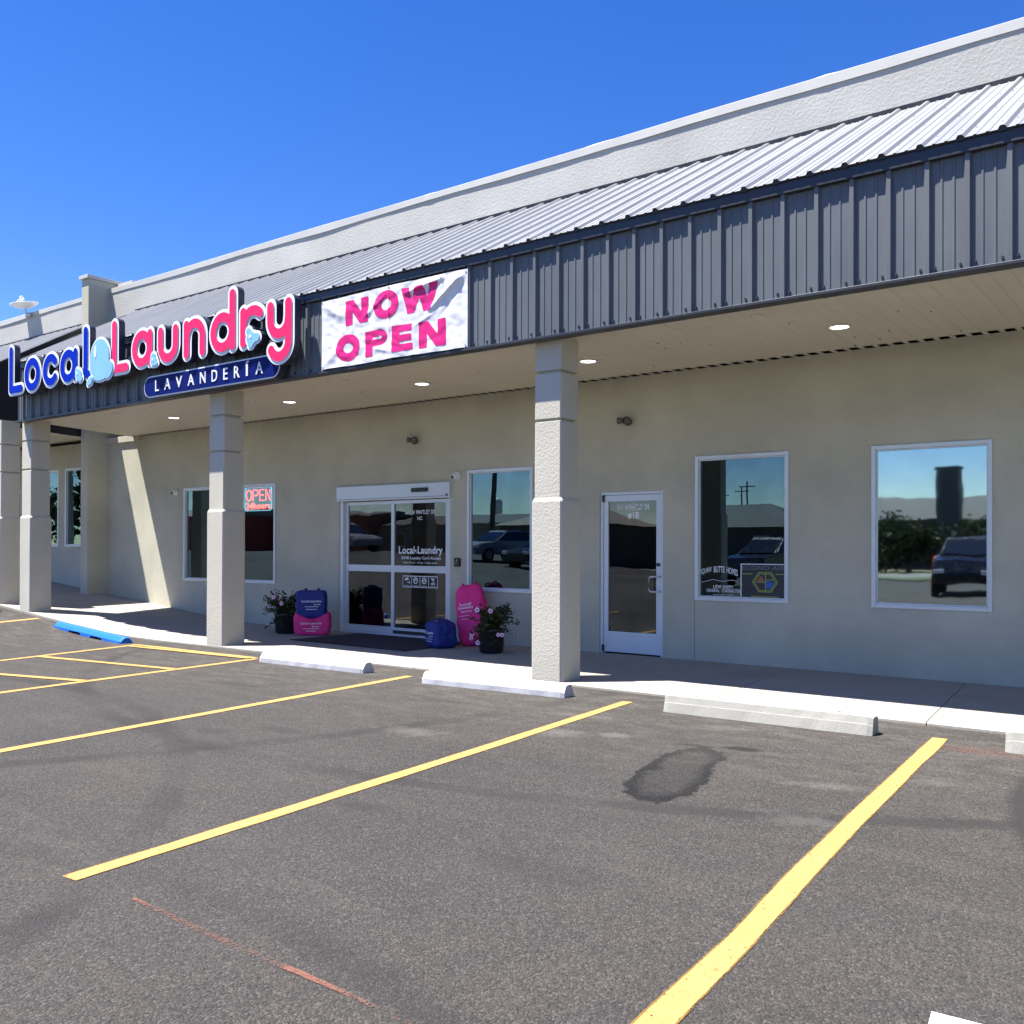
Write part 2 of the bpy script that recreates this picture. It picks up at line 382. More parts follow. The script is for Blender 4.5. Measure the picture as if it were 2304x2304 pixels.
# marching squares: outline of a signed distance function as a flat mesh, optionally extruded backwards
def ms_polys(sdf, x0, x1, z0, z1, st):
    nx = int((x1 - x0) / st) + 2; nz = int((z1 - z0) / st) + 2
    xs = x0 + np.arange(nx) * st; zs = z0 + np.arange(nz) * st
    D = sdf(*np.meshgrid(xs, zs, indexing='ij'))
    D = np.where(np.abs(D) < 1e-7, 1e-7, D)
    verts, idx, polys = [], {}, []
    def vert(key, p):
        if key not in idx: idx[key] = len(verts); verts.append(p)
        return idx[key]
    neg = D < 0
    any_ = neg[:-1, :-1] | neg[1:, :-1] | neg[1:, 1:] | neg[:-1, 1:]
    for i, j in zip(*np.nonzero(any_)):
        cs = ((i, j), (i + 1, j), (i + 1, j + 1), (i, j + 1)); poly = []
        for k in range(4):
            a, b = cs[k], cs[(k + 1) % 4]; da, db = D[a], D[b]
            if da < 0: poly.append(vert(a, (xs[a[0]], zs[a[1]])))
            if (da < 0) != (db < 0):
                t = da / (da - db); t = min(max(t, .03), .97)
                lo, hi = (a, b) if a < b else (b, a)
                poly.append(vert(('e', lo, hi), (xs[a[0]] + t * (xs[b[0]] - xs[a[0]]), zs[a[1]] + t * (zs[b[1]] - zs[a[1]]))))
        if len(poly) >= 3: polys.append(poly)
    return verts, polys
def ms_mesh(bm, sdf, bounds, st, yf, yb=None, mi=0, mis=0, place=None):
    verts, polys = ms_polys(sdf, *bounds, st)
    pl = place or (lambda x, z, y: (x, y, z))
    F = [bm.verts.new(pl(x, z, yf)) for x, z in verts]
    cnt = {}
    for p in polys:
        try: bm.faces.new([F[i] for i in p]).material_index = mi
        except ValueError: continue
        for a, b in zip(p, p[1:] + p[:1]): cnt[(a, b)] = 1
    if yb is not None:
        B = {}
        for (a, b) in cnt:
            if (b, a) in cnt: continue
            for q in (a, b):
                if q not in B: B[q] = bm.verts.new(pl(verts[q][0], verts[q][1], yb))
            bm.faces.new((F[b], F[a], B[a], B[b])).material_index = mis
def sd_path(paths, r):
    segs = [(p, q) for path in paths for p, q in zip(path[:-1], path[1:])]
    def f(X, Z):
        d = np.full(X.shape, 1e9)
        for (ax, az), (bx, bz) in segs:
            ux, uz = bx - ax, bz - az; L2 = ux * ux + uz * uz + 1e-12
            t = np.clip(((X - ax) * ux + (Z - az) * uz) / L2, 0, 1)
            d = np.minimum(d, np.hypot(X - ax - t * ux, Z - az - t * uz))
        return d - r
    return f
def sd_ells(ells):
    def f(X, Z):
        d = np.full(X.shape, 1e9)
        for cx, cz, rx, rz in ells:
            d = np.minimum(d, (np.hypot((X - cx) / rx, (Z - cz) / rz) - 1) * min(rx, rz))
        return d
    return f
def sd_poly(polys, holes=()):
    def one(P, X, Z):
        d = np.full(X.shape, 1e9); ins = np.zeros(X.shape, bool)
        for (ax, az), (bx, bz) in zip(P, P[1:] + P[:1]):
            ux, uz = bx - ax, bz - az
            t = np.clip(((X - ax) * ux + (Z - az) * uz) / (ux * ux + uz * uz + 1e-12), 0, 1)
            d = np.minimum(d, np.hypot(X - ax - t * ux, Z - az - t * uz))
            c = (az > Z) != (bz > Z)
            with np.errstate(divide='ignore', invalid='ignore'):
                xi = ux * (Z - az) / (bz - az if bz != az else 1e-12) + ax
            ins ^= c & (X < xi)
        return np.where(ins, -d, d)
    def f(X, Z):
        d = np.full(X.shape, 1e9)
        for P in polys: d = np.minimum(d, one(P, X, Z))
        for P in holes: d = np.maximum(d, -one(P, X, Z))
        return d
    return f
def arc(cx, cz, rx, rz, a0, a1, n=24):
    return [(cx + rx * math.cos(R(a0 + (a1 - a0) * i / n)), cz + rz * math.sin(R(a0 + (a1 - a0) * i / n))) for i in range(n + 1)]
def bounds_of(paths, pad):
    xs = [p[0] for q in paths for p in q]; zs = [p[1] for q in paths for p in q]
    return (min(xs) - pad, max(xs) + pad, min(zs) - pad, max(zs) + pad)

def text_mesh(s, bold=.0, spacing=1., align='L'):
    c = bpy.data.curves.new('t', 'FONT'); c.body = s; c.size = 1; c.space_character = spacing; c.offset = bold; c.resolution_u = 4
    o = bpy.data.objects.new('t', c); COL.objects.link(o)
    dg = bpy.context.evaluated_depsgraph_get()
    me = bpy.data.meshes.new_from_object(o.evaluated_get(dg))
    bpy.data.objects.remove(o); bpy.data.curves.remove(c)
    vs = np.array([v.co[:2] for v in me.vertices]); fs = [tuple(p.vertices) for p in me.polygons]
    bpy.data.meshes.remove(me)
    vs -= vs.min(0); vs /= np.maximum(vs.max(0), 1e-9)
    return vs, fs
def text(bm, s, x0, x1, z0, z1, y, bold=.0, spacing=1., mi=0, place=None, fn=None, thick=0.):
    """flat lettering filling the box x0..x1, z0..z1 on the plane y (faces -Y)"""
    vs, fs = text_mesh(s, bold, spacing)
    P = []
    for u, w in vs:
        x, z = x0 + u * (x1 - x0), z0 + w * (z1 - z0)
        if fn: x, z = fn(x, z)
        P.append(place(x, z, y) if place else (x, y, z))
    V = [bm.verts.new(p) for p in P]
    edges = {}
    for f in fs:
        try: bm.faces.new([V[i] for i in f]).material_index = mi
        except ValueError: pass
        for a, b in zip(f, f[1:] + f[:1]): edges[(a, b)] = 1
    if thick:
        B = {}
        for (a, b) in edges:
            if (b, a) in edges: continue
            for q in (a, b):
                if q not in B: B[q] = bm.verts.new((P[q][0], P[q][1] + thick, P[q][2]))
            bm.faces.new((V[b], V[a], B[a], B[b])).material_index = mi

# ------------------------------------------------------------------ ground
def ground_sheet(xs, ys, z):
    bm = BM()
    G = [[bm.verts.new((x, y, h(x) + z)) for y in ys] for x in xs]
    for i in range(len(xs) - 1):
        for j in range(len(ys) - 1):
            bm.faces.new((G[i][j], G[i + 1][j], G[i + 1][j + 1], G[i][j + 1]))
    return bm
bm = BM(); quad(bm, [(-2500, -2500, -.16), (2500, -2500, -.16), (2500, 2500, -.16), (-2500, 2500, -.16)])
tag(obj('ground', bm, M['ground']), kind='structure')
xs = [-70, -40, -30, -25, -21] + [-20 + .4 * i for i in range(40)] + [-4, 0, 4, 8, 14, 25, 45]
lot = tag(obj('parking_lot', ground_sheet(xs, [-33, -24, -16, -10, -6, -3, 0.3], -.03), M['asphalt']), kind='structure')
bm = BM(); box(bm, -150, 120, -36.5, -33.02, -.3, .02)
tag(obj('verge', bm, M['lawn']), kind='structure')
bm = BM(); quad(bm, [(-300, -46, -.06), (200, -46, -.06), (200, -36.5, -.06), (-300, -36.5, -.06)])
tag(obj('street', bm, M['road']), kind='structure')

# sidewalk slabs with tooled joints, skewed like the stalls
bm = BM()
YF, YB = -2.65, .04
def slab(xa, xb):
    n = max(2, int((xb - xa) / .35)); g = .004; bv = .012
    def pt(x, y, dz): return (x - .085 * (y + .24), y, h(x) + dz)
    X = [xa + g + (xb - xa - 2 * g) * i / n for i in range(n + 1)]
    rows = [(YF, -.25), (YF, -bv), (YF + bv, 0), (YB, 0)]
    V = []
    for i, x in enumerate(X):
        V.append([bm.verts.new(pt(x, y, dz)) for y, dz in rows])
    for a, b in zip(V[:-1], V[1:]):
        for k in range(3): bm.faces.new((a[k], b[k], b[k + 1], a[k + 1]))
    for e, s in ((V[0], -1), (V[-1], 1)):
        low = [bm.verts.new((v.co.x, v.co.y, v.co.z - .02)) for v in e[2:]]
        bm.faces.new((e[2], e[3], low[1], low[0]))
xj = [2.66 + 1.9 * k for k in range(-17, 6)]
for a, b in zip(xj[:-1], xj[1:]): slab(a, b)
quad(bm, [(-30, YF + .01, -.03), (14, YF + .01, -.03), (14, YB, -.03), (-30, YB, -.03)])
tag(obj('sidewalk', bm, M['sidewalk']), kind='structure')

# painted lines
Yl = M['yellow']
def line(pts, w, mat, label, group='yellow parking lines', z=-.026, name='parking_line', jit=.004, cat='parking line', seed=0):
    rn = random.Random(seed + len(label)); bm = BM()
    pts = [Vector(p) for p in pts]; L_, R_ = [], []
    sd = rn.uniform(0, 99); run = 0.; E = [[], [], [], []]
    for a, b in zip(pts[:-1], pts[1:]):
        n = max(2, int((b - a).length / .02)); d = (b - a).normalized(); nrm = Vector((-d.y, d.x))
        for i in range(n + (b is pts[-1])):
            p = a + (b - a) * i / n; q = run + (b - a).length * i / n
            f = lambda k: noise.noise(Vector((q * 1.3, k, sd))) * jit * 2.2 + noise.noise(Vector((q * 30, k, sd))) * jit * .6
            l, r = w / 2 + f(1), w / 2 + f(5); ol, or_ = .007 + abs(f(9)), .007 + abs(f(13))
            for e, o_ in zip(E, (l + ol, l, -r, -r - or_)): e.append(p + nrm * o_)
        run += (b - a).length
    V = [[bm.verts.new((p.x, p.y, h(p.x) + z)) for p in e] for e in E]
    for k in range(3):
        for i in range(len(V[0]) - 1):
            bm.faces.new((V[k + 1][i], V[k + 1][i + 1], V[k][i + 1], V[k][i])).material_index = 0 if k == 1 else 1
    return tag(obj(name, bm, [mat, M['ochre'] if mat is Yl else mat]), label, cat, group)
Yl = M['yellow']
line([(2.67, -8.73), (2.47, -5.9), (2.24, -3.13)], .10, Yl, 'yellow parking line with both ends in view, running towards the column nearest the camera')
line([(5.33, -8.6), (5.27, -7.6), (5.19, -6.6), (5.12, -5.6), (5.05, -4.4), (4.98, -3.14)], .105, Yl, 'wide wobbly yellow parking line nearest the camera, right of the wet stain')
line([(-.10, -9.0), (-.36, -5.6), (-.56, -3.12)], .10, Yl, 'yellow parking line ending between the two white wheel stops')
line([(-2.75, -8.0), (-2.98, -5.8), (-3.22, -3.15)], .10, Yl, 'yellow parking line bordering the hatched aisle on its right side')
line([(-5.30, -8.2), (-5.56, -5.3), (-5.98, -3.12)], .10, Yl, 'yellow parking line bordering the hatched aisle on its left, beside the blue wheel stop')
line([(-5.93, -3.17), (-3.27, -3.12)], .09, Yl, 'yellow line closing the hatched aisle along the kerb side', z=-.0225)
line([(-5.85, -3.33), (-3.30, -3.20)], .09, Yl, 'yellow hatch stripe just below the line closing the aisle', z=-.019)
line([(-5.62, -4.75), (-3.12, -4.40)], .10, Yl, 'middle yellow hatch stripe inside the striped aisle', z=-.0225)
line([(-5.45, -6.15), (-3.02, -5.55)], .10, Yl, 'yellow hatch stripe of the aisle nearest the camera', z=-.0225)
line([(-9.1, -5.3), (-9.72, -2.72)], .10, Yl, 'yellow parking line at the left edge, between the white stop and the blue stop')
bm = BM(); quad(bm, [(5.965, -7.70, -.026), (6.62, -7.66, -.026), (6.66, -7.86, -.026), (5.99, -7.90, -.026)])
tag(obj('white_marking', bm, M['whitepaint']), 'white painted mark cut off by the bottom right corner', 'road marking')
line([(3.10, -8.695), (3.6, -8.712), (4.2, -8.73), (4.9, -8.752)], .009, M['orange'], 'faint broken orange chalk line across the near asphalt', None, -.0262, 'chalk_line', .006, 'chalk line')

# wheel stops
def wheel_stop(x0, x1, y0, y1, prof, mat, label, group, notch=False, seed=1):
    xm, ym = (x0 + x1) / 2, (y0 + y1) / 2
    ln = math.hypot(x1 - x0, y1 - y0); bm = BM(); n = int(ln / .04); rings = []
    rn = random.Random(seed)
    for i in range(n + 1):
        x = -ln / 2 + ln * i / n
        e = min(i, n - i); ch = .012 if e == 0 else 0.
        ring = []
        for (y, z) in prof:
            k = noise.noise(Vector((x * 9 + seed * 7, y * 14, z * 14))) * .004
            c = noise.noise(Vector((x * 3 + seed, y * 30, z * 30)))
            chip = .006 * max(0, c - .35)
            zz = z - (ch if z > .05 else 0) - chip
            yy = y * (1 - (.1 if e == 0 else 0)) + k * (1 if y < 0 else -1)
            if notch and z < .045 and (-.62 < x < -.18 or .22 < x < .62): zz = max(zz, .04)
            ring.append((x + (noise.noise(Vector((y * 20, z * 20, seed))) * .006 if e == 0 else 0), yy, zz))
        rings.append(ring)
    loft(bm, rings)
    bmesh.ops.recalc_face_normals(bm, faces=bm.faces)
    for px in (-.62, .62):
        tube(bm, [(px * ln / 1.8, .0, max(z for _, z in prof) - .01), (px * ln / 1.8, .0, max(z for _, z in prof) + .0015)], .013, 10, 1)
    o = obj('wheel_stop', bm, [mat, M['fixture']])
    o.location = (xm, ym, h(xm) - .029)
    o.rotation_euler = (0, -math.atan2(h(x1) - h(x0), x1 - x0), math.atan2(y1 - y0, x1 - x0))
    return tag(o, label, 'wheel stop', group)
pw = [(-.10, 0), (-.098, .055), (-.088, .068), (-.055, .118), (-.03, .128), (.03, .128), (.055, .118), (.088, .066), (.10, .05), (.10, 0)]
pg = [(-.10, 0), (-.082, .082), (-.078, .088), (-.062, .142), (-.05, .150), (.05, .150), (.062, .142), (.085, .085), (.10, 0)]
pb = [(-.10, 0), (-.10, .05), (-.09, .065), (-.055, .105), (-.02, .118), (.02, .118), (.055, .105), (.09, .065), (.10, .05), (.10, 0)]
wheel_stop(-2.93, -1.13, -3.24, -3.20, pw, M['stop_white'], 'white wheel stop in front of the sliding door and mat, orange tint on top', 'wheel stops', seed=1)
wheel_stop(-.10, 1.645, -3.34, -3.23, pw, M['stop_white'], 'white wheel stop just left of the base of the column nearest the camera', 'wheel stops', seed=2)
wheel_stop(2.75, 4.54, -3.30, -3.28, pg, M['stop_grey'], 'bare concrete wheel stop in front of the two right windows, chipped at its left', 'wheel stops', seed=3)
wheel_stop(5.46, 7.25, -3.28, -3.25, pg, M['stop_grey'], 'bare concrete wheel stop cut off by the right edge', 'wheel stops', seed=4)
wheel_stop(-8.75, -6.29, -2.86, -3.12, pb, M['stop_blue'], 'blue painted wheel stop with drainage notches', 'wheel stops', True, seed=5)
wheel_stop(-12.75, -10.75, -2.98, -2.98, pw, M['stop_white'], 'white wheel stop at the left edge, below the farther columns', 'wheel stops', seed=6)

# ------------------------------------------------------------------ building
B = thing('shop_building', 'beige stucco strip mall with ribbed metal canopy roof, dark fascia and square columns', 'building')
TOPZ = 3.668
holes = []   # x0,x1,z0,z1
WIN = {'W0': (-2.315, -1.108, .76, 2.565), 'W1': (1.407, 2.614, .76, 2.565), 'W2': (3.566, 4.793, .756, 2.563), 'WL': (-9.507, -6.741, .745, 2.545),
       'LA': (-15.30, -14.30, 1.39, 3.13), 'LB': (-14.02, -13.29, 1.39, 3.14)}
DOOR = (0., .953, -.05, 2.16); SLIDE = (-5.10, -2.653, -.05, 2.40); LDOOR = (-17.0, -16.10, .0, 2.72)
holes = [(a, b, c, d) for a, b, c, d in list(WIN.values()) + [DOOR, SLIDE, LDOOR]]
def wall_grid(bm, x0, x1, z0, z1, holes, y=0., depth=.14):
    X = sorted({x0, x1, *[q for hh in holes for q in hh[:2]]}); Z = sorted({z0, z1, *[q for hh in holes for q in hh[2:]]})
    inside = lambda x, z: any(a < x < b and c < z < d for a, b, c, d in holes)
    cache = {}
    def v(x, yy, z):
        k = (round(x, 4), round(yy, 4), round(z, 4))
        if k not in cache: cache[k] = bm.verts.new((x, yy, z))
        return cache[k]
    for a, b in zip(X[:-1], X[1:]):
        for c, d in zip(Z[:-1], Z[1:]):
            if not inside((a + b) / 2, (c + d) / 2):
                bm.faces.new((v(a, y, c), v(b, y, c), v(b, y, d), v(a, y, d)))
    for a, b, c, d in holes:
        P = [(a, c), (b, c), (b, d), (a, d)]
        for (p, q) in zip(P, P[1:] + P[:1]):
            bm.faces.new([bm.verts.new(s) for s in ((p[0], y, p[1]), (q[0], y, q[1]), (q[0], y + depth, q[1]), (p[0], y + depth, p[1]))])
bm = BM()
wall_grid(bm, -30, 12, -.3, TOPZ, holes)
quad(bm, [(-30, 0, TOPZ), (12, 0, TOPZ), (12, .2, TOPZ), (-30, .2, TOPZ)])
quad(bm, [(12, 0, -.3), (12, 14, -.3), (12, 14, 6.5), (12, 0, 6.5)])
quad(bm, [(-30, 14, -.3), (-30, 0, -.3), (-30, 0, 6.5), (-30, 14, 6.5)])
quad(bm, [(12, 14, -.3), (-30, 14, -.3), (-30, 14, 6.5), (12, 14, 6.5)])
obj('wall', bm, M['wall'], B)
bm = BM(); quad(bm, [(-30, .05, 6.4), (12, .05, 6.4), (12, 14, 6.4), (-30, 14, 6.4)])
obj('roof_deck', bm, M['roof_grey'], B)
# dim rooms behind the glass
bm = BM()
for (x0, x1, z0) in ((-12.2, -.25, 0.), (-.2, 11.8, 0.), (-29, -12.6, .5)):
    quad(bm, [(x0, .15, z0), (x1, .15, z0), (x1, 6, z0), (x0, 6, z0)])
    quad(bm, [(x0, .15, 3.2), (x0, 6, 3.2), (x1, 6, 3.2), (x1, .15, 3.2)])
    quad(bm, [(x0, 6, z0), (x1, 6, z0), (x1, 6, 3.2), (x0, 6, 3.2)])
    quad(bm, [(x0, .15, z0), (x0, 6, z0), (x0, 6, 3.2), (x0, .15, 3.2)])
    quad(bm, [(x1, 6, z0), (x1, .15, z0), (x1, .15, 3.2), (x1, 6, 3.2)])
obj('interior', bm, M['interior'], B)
bm = BM(); box(bm, 1.396, 1.401, -.0015, .002, 0, .755); obj('control_joint', bm, M['fixture'], B)
# ledge where the wall steps out left of the canopy
bm = BM(); box(bm, -12.26, -11.02, -.045, .0, 3.572, 3.70, 0, .006)
obj('wall_ledge', bm, M['wall'], B)
# fin wall
bm = BM(); box(bm, -12.54, -12.26, -.455, .42, -.3, 7.02, 0, .012)
fin = obj('fin_wall', bm, M['wall'], B)
bm = BM(); box(bm, -12.58, -12.22, -.50, .46, 7.023, 7.10, 0, .008); box(bm, -12.22, -11.65, .16, .45, 6.96, 7.02, 0, .008)
obj('coping', bm, M['coping'], fin)
# parapet
bm = BM()
NXP = 220
def ztop(x): return 6.80
for (x0, x1) in ((-12.26, 12), (-30, -12.54)):
    box(bm, x0, x1, .0, .3, 5.9, 6.84)
par = obj('parapet_wall', bm, M['parapet'], B)
bm = BM()
for (x0, x1) in ((-12.255, 12.06), (-30.06, -12.545)):
    n = int((x1 - x0) / .15); rings = []
    for i in range(n + 1):
        x = x0 + (x1 - x0) * i / n
        w = noise.noise(Vector((x * .45, 3.3, 0))) * .026 + noise.noise(Vector((x * 1.9, 1.3, 0))) * .007
        o_ = min(.006, noise.noise(Vector((x * .5, 9.3, 0))) * .016)
        zt = 6.885 + noise.noise(Vector((x * .25, 5, 0))) * .018
        seam = .004 if int(x * 10) % 30 == 0 else 0
        rings.append([(x, -.018 + o_ - seam, 6.775 + w), (x, -.016 + o_ * .6 - seam, zt - .006), (x, -.010 + o_ * .6 - seam, zt + seam), (x, .36, zt + .02), (x, .36, 6.7), (x, -.006, 6.790 + w)])
    loft(bm, rings)
bmesh.ops.recalc_face_normals(bm, faces=bm.faces)
obj('coping', bm, M['coping'], par)

# ribbed sheet helper: profile along X as (x, height)
def rib_profile(x0, x1, first, pitch, rw, rt, rh, minor=True, mh=.007):
    P = [(x0, 0.)]; k = math.floor((x0 - first) / pitch) + 1
    c = first + k * pitch
    while c + rw < x1:
        if c - rw > x0:
            P += [(c - rw / 2, 0), (c - rt / 2, rh), (c + rt / 2, rh), (c + rw / 2, 0)]
            if minor:
                for m in (-.045, .045):
                    q = c + pitch / 2 + m
                    if q + .02 < x1: P += [(q - .014, 0), (q - .006, mh), (q + .006, mh), (q + .014, 0)]
        c += pitch
    P.append((x1, 0.)); return P
SL = (6.255 - 4.655) / 2.83
def cut(bm, co, no):
    bmesh.ops.bisect_plane(bm, geom=bm.verts[:] + bm.edges[:] + bm.faces[:], plane_co=co, plane_no=no, clear_outer=True)
def canopy(x0, x1, cutco, cutno, dz, zs, labelled):
    Y0 = -2.83
    def trim_cut(b):
        if cutco: cut(b, cutco, cutno)
    # roof sheet
    P = rib_profile(x0, x1, 2.655, .30, .066, .030, .027)
    nl = math.sqrt(1 + SL * SL); nv = (0, -SL / nl, 1 / nl)
    bm = BM(); rings = []
    for s in np.linspace(0, 1, 9):
        y = Y0 + s * 2.82; z = 4.655 + SL * (y - Y0) + dz
        sag = [noise.noise(Vector((x * .7, y * .9, 4))) * .004 for x, _ in P]
        rings.append([(x, y + nv[1] * (hh + g), z + nv[2] * (hh + g)) for (x, hh), g in zip(P, sag)])
    loft(bm, rings, False, False)
    # cut ends of the sheet
    for (xa, ha), (xb, hb) in zip(P[:-1], P[1:]):
        pts = []
        for x, hh in ((xa, ha), (xb, hb)): pts.append((x, Y0 + nv[1] * hh, 4.655 + dz + nv[2] * hh))
        quad(bm, [pts[0], pts[1], (xb, Y0 + .012, 4.645 + dz), (xa, Y0 + .012, 4.645 + dz)], 1)
    # screws beside the ribs
    c = 2.655 + .30 * math.ceil((x0 - 2.655) / .30)
    while c < x1:
        for s in (.12, .42, .72):
            y = Y0 + s * 2.82; z = 4.655 + SL * (y - Y0) + dz
            for d in (-.055, .055): box(bm, c + d - .006, c + d + .006, y - .006, y + .006, z - .002, z + .010, 2)
        c += .30
    trim_cut(bm); roof = obj('canopy_roof', bm, [M['roof'], M['trim'], M['galv']], B)
    bm = BM(); box(bm, x0, x1, -.016, -.002, 6.20 + dz, 6.300 + dz); trim_cut(bm); obj('gap_shade_strip', bm, M['black'], roof)  # black strip stands in for the shade in the gaps between ribs
    # trim band below the drip edge
    bm = BM()
    box(bm, x0, x1, -2.806, -2.70, 4.545 + dz, 4.66 + dz, 0, .006)
    c = 2.655 + .30 * math.ceil((x0 - 2.655) / .30)
    while c < x1 - .05:                                             # closure blocks under each rib
        box(bm, c - .029, c + .029, Y0 + .006, -2.74, 4.64 + dz, 4.672 + dz); box(bm, c - .017, c + .017, Y0 + .005, -2.74, 4.672 + dz, 4.683 + dz); c += .30
    trim_cut(bm); obj('eave_trim', bm, M['trim'], roof)
    # fascia panels
    P = rib_profile(x0, x1, 2.70, .30, .066, .034, .034)
    bm = BM(); rings = []
    for z in np.linspace(3.625 + zs, 4.60 + dz, 7):
        rings.append([(x, -2.756 - hh - noise.noise(Vector((x * .8, z * 1.1, 8))) * .003, z) for x, hh in P])
    loft(bm, rings, False, False)
    c = 2.70 + .30 * math.ceil((x0 - 2.70) / .30)
    while c < x1 - .1:                                              # fasteners at the panel feet
        for d in (-.055, .055): box(bm, c + d - .007, c + d + .007, -2.772, -2.755, 3.665 + zs, 3.690 + zs, 1)
        c += .30
    trim_cut(bm); fas = obj('fascia', bm, [M['fascia'], M['trim']], B)
    bm = BM(); box(bm, x0, x1, -2.800, -2.655, 3.606 + zs, 3.634 + zs, 0, .003); box(bm, x0, x1, -2.735, -2.70, 3.634 + zs, 4.5 + dz)
    trim_cut(bm); obj('fascia_trim', bm, M['trim'], fas)
    # soffit: pans with raised rolls, open at the wall
    P = []; x = math.floor(x0 / .157) * .157 + .005
    while x < x1:
        P += [(x, 0), (x + .040, 0), (x + .050, .026), (x + .075, .034), (x + .122, .034), (x + .147, .026)]; x += .157
    P2 = []; x = math.floor(x0 / .157) * .157 + .005
    while x < x1:                                                   # seen from below: shallow vee grooves between pans
        P2 += [(x, .0), (x + .008, .0055), (x + .016, 0)]; x += .157
    bm = BM(); rings = []
    for y in np.linspace(-2.70, -.17, 6): rings.append([(x, y, 3.662 + zs + hh) for x, hh in P2])
    loft(bm, rings, False, False)
    x = math.floor(x0 / .157) * .157 + .005
    while x < x1:                                                   # the rolls stay open at the wall, only the flats reach it
        quad(bm, [(x - .008, -.17, 3.6615 + zs), (x + .052, -.17, 3.6615 + zs), (x + .046, .05, 3.672 + zs), (x - .002, .05, 3.672 + zs)]); x += .157
    quad(bm, [(x0, -.02, 3.80 + zs), (x1, -.02, 3.80 + zs), (x1, -.9, 4.2 + zs), (x0, -.9, 4.2 + zs)], 1)
    for k in range(70):
        sx, sy = x0 + (x1 - x0) * rnd.random(), rnd.uniform(-2.6, -.25); q_ = rnd.uniform(.006, .013)
        lathe(bm, [(q_, .003), (q_, -.004), (q_ * .5, -.007)], sx, sy, 3.662 + zs, 8, 2)
    trim_cut(bm); sof = obj('soffit', bm, [M['soffit'], M['black'], M['fixture']], B)
    # closing panel on the skewed end
    if cutco:
        n = Vector(cutno).normalized(); t = Vector((-n.y, n.x, 0)).normalized()
        if t.y < 0: t = -t
        bm = BM(); co = Vector(cutco)
        def P3(y, z, off=0.): 
            k = (y - co.y) / t.y; p = co + t * k - n * off; return (p.x, p.y, z)
        ring = [P3(-2.80, 3.61 + zs), P3(-2.66, 3.61 + zs), P3(-2.64, 3.667 + zs), P3(-.02, 3.667 + zs), P3(-.02, 6.22 + dz), P3(-2.80, 4.63 + dz)]
        quad(bm, ring)
        rr = [P3(-2.84, 4.60 + dz, -.02), P3(-.01, 6.20 + dz, -.02), P3(-.01, 6.275 + dz, -.02), P3(-2.84, 4.675 + dz, -.02)]
        r2 = [P3(-2.84, 4.60 + dz, .04), P3(-.01, 6.20 + dz, .04), P3(-.01, 6.285 + dz, .04), P3(-2.84, 4.685 + dz, .04)]
        loft(bm, [rr, r2])
        bmesh.ops.recalc_face_normals(bm, faces=bm.faces)
        obj('end_panel', bm, M['trim'], fas)
    return roof
canopy(-12.2, 12, (-10.45, -2.8, 0), (-.9615, -.2747, 0), 0., 0., True)
canopy(-29.5, -11.0, (-11.82, -2.8, 0), (.952, .306, 0), 0., .05, False)

# columns
def column(x, y, zg, ztop_):
    bu, bb = .1725, .1945
    def sq(hw, z, c=.014):
        o = hw - c
        return [(x - hw, y - o, z), (x - o, y - hw, z), (x + o, y - hw, z), (x + hw, y - o, z), (x + hw, y + o, z), (x + o, y + hw, z), (x - o, y + hw, z), (x - hw, y + o, z)]
    def wob(r, k): return [(a + noise.noise(Vector((a * 5, b * 5, c * 2 + k))) * .0025, b + noise.noise(Vector((a * 5 + 9, b * 5, c * 2 + k))) * .0025, c) for a, b, c in r]
    bm = BM(); rings = []
    zs_ = [(bu, 1.90)] + [(bu, 1.95 + .2 * i) for i in range(5)] + [(bu, 2.756), (bu - .003, 2.760), (bu - .034, 2.762), (bu - .034, 2.788), (bu - .003, 2.790), (bu, 2.794), (bu, 3.05), (bu, 3.268), (bu - .003, 3.272), (bu - .034, 3.274), (bu - .034, 3.302), (bu - .003, 3.304), (bu, 3.308), (bu, 3.5), (bu, ztop_)]
    loft(bm, [wob(sq(w, z), 1) for w, z in zs_]); c = obj('column', bm, M['column'], B)
    bm = BM()
    z0 = zg - .06; zz = [z0 + (1.905 - z0) * i / 10 for i in range(11)]
    loft(bm, [wob(sq(bb, z, .018), 2) for z in zz] + [sq(bb - .003, 1.918, .018), sq(bu + .004, 1.945, .014), sq(bu - .01, 1.948, .014)])
    obj('column_base', bm, M['column'], c)
for x in (.964, -4.816, -10.38, 6.74): column(x, -2.453, h(x + .2), 3.69)
for x in (-11.50, -17.3): column(x, -2.453, h(x), 3.74)

# windows and doors
def window(name, key, glass, fw=.045, mull=()):
    x0, x1, z0, z1 = WIN[key]; bm = BM()
    for (a, b, c, d) in ((x0, x0 + fw, z0, z1), (x1 - fw, x1, z0, z1), (x0 + fw, x1 - fw, z0, z0 + fw), (x0 + fw, x1 - fw, z1 - fw, z1)):
        box(bm, a, b, -.018, .10, c, d, 0, .004)
    for (a, b, c, d) in ((x0 + fw, x0 + fw + .014, z0 + fw, z1 - fw), (x1 - fw - .014, x1 - fw, z0 + fw, z1 - fw), (x0 + fw + .014, x1 - fw - .014, z0 + fw, z0 + fw + .014), (x0 + fw + .014, x1 - fw - .014, z1 - fw - .014, z1 - fw)):
        box(bm, a, b, .012, .09, c, d, 0)
    for m in mull: box(bm, m - .02, m + .02, -.01, .09, z0 + fw + .014, z1 - fw - .014, 0)
    w = obj('window', bm, M['alu'], B)
    bm = BM(); g = fw + .010
    box(bm, x0 + g, x1 - g, .034, .046, z0 + g, z1 - g)
    for f in bm.faces: pass
    p = obj('pane', bm, glass, w)
    return w
def one_face(bm):   # keep a pane as a single sheet so that it mirrors only once
    for f in [f for f in bm.faces if f.normal.y > -.9]: bm.faces.remove(f)
wins = {k: window('window', k, M['glass_mirror'] if k == 'W2' else M['glass']) for k in WIN}
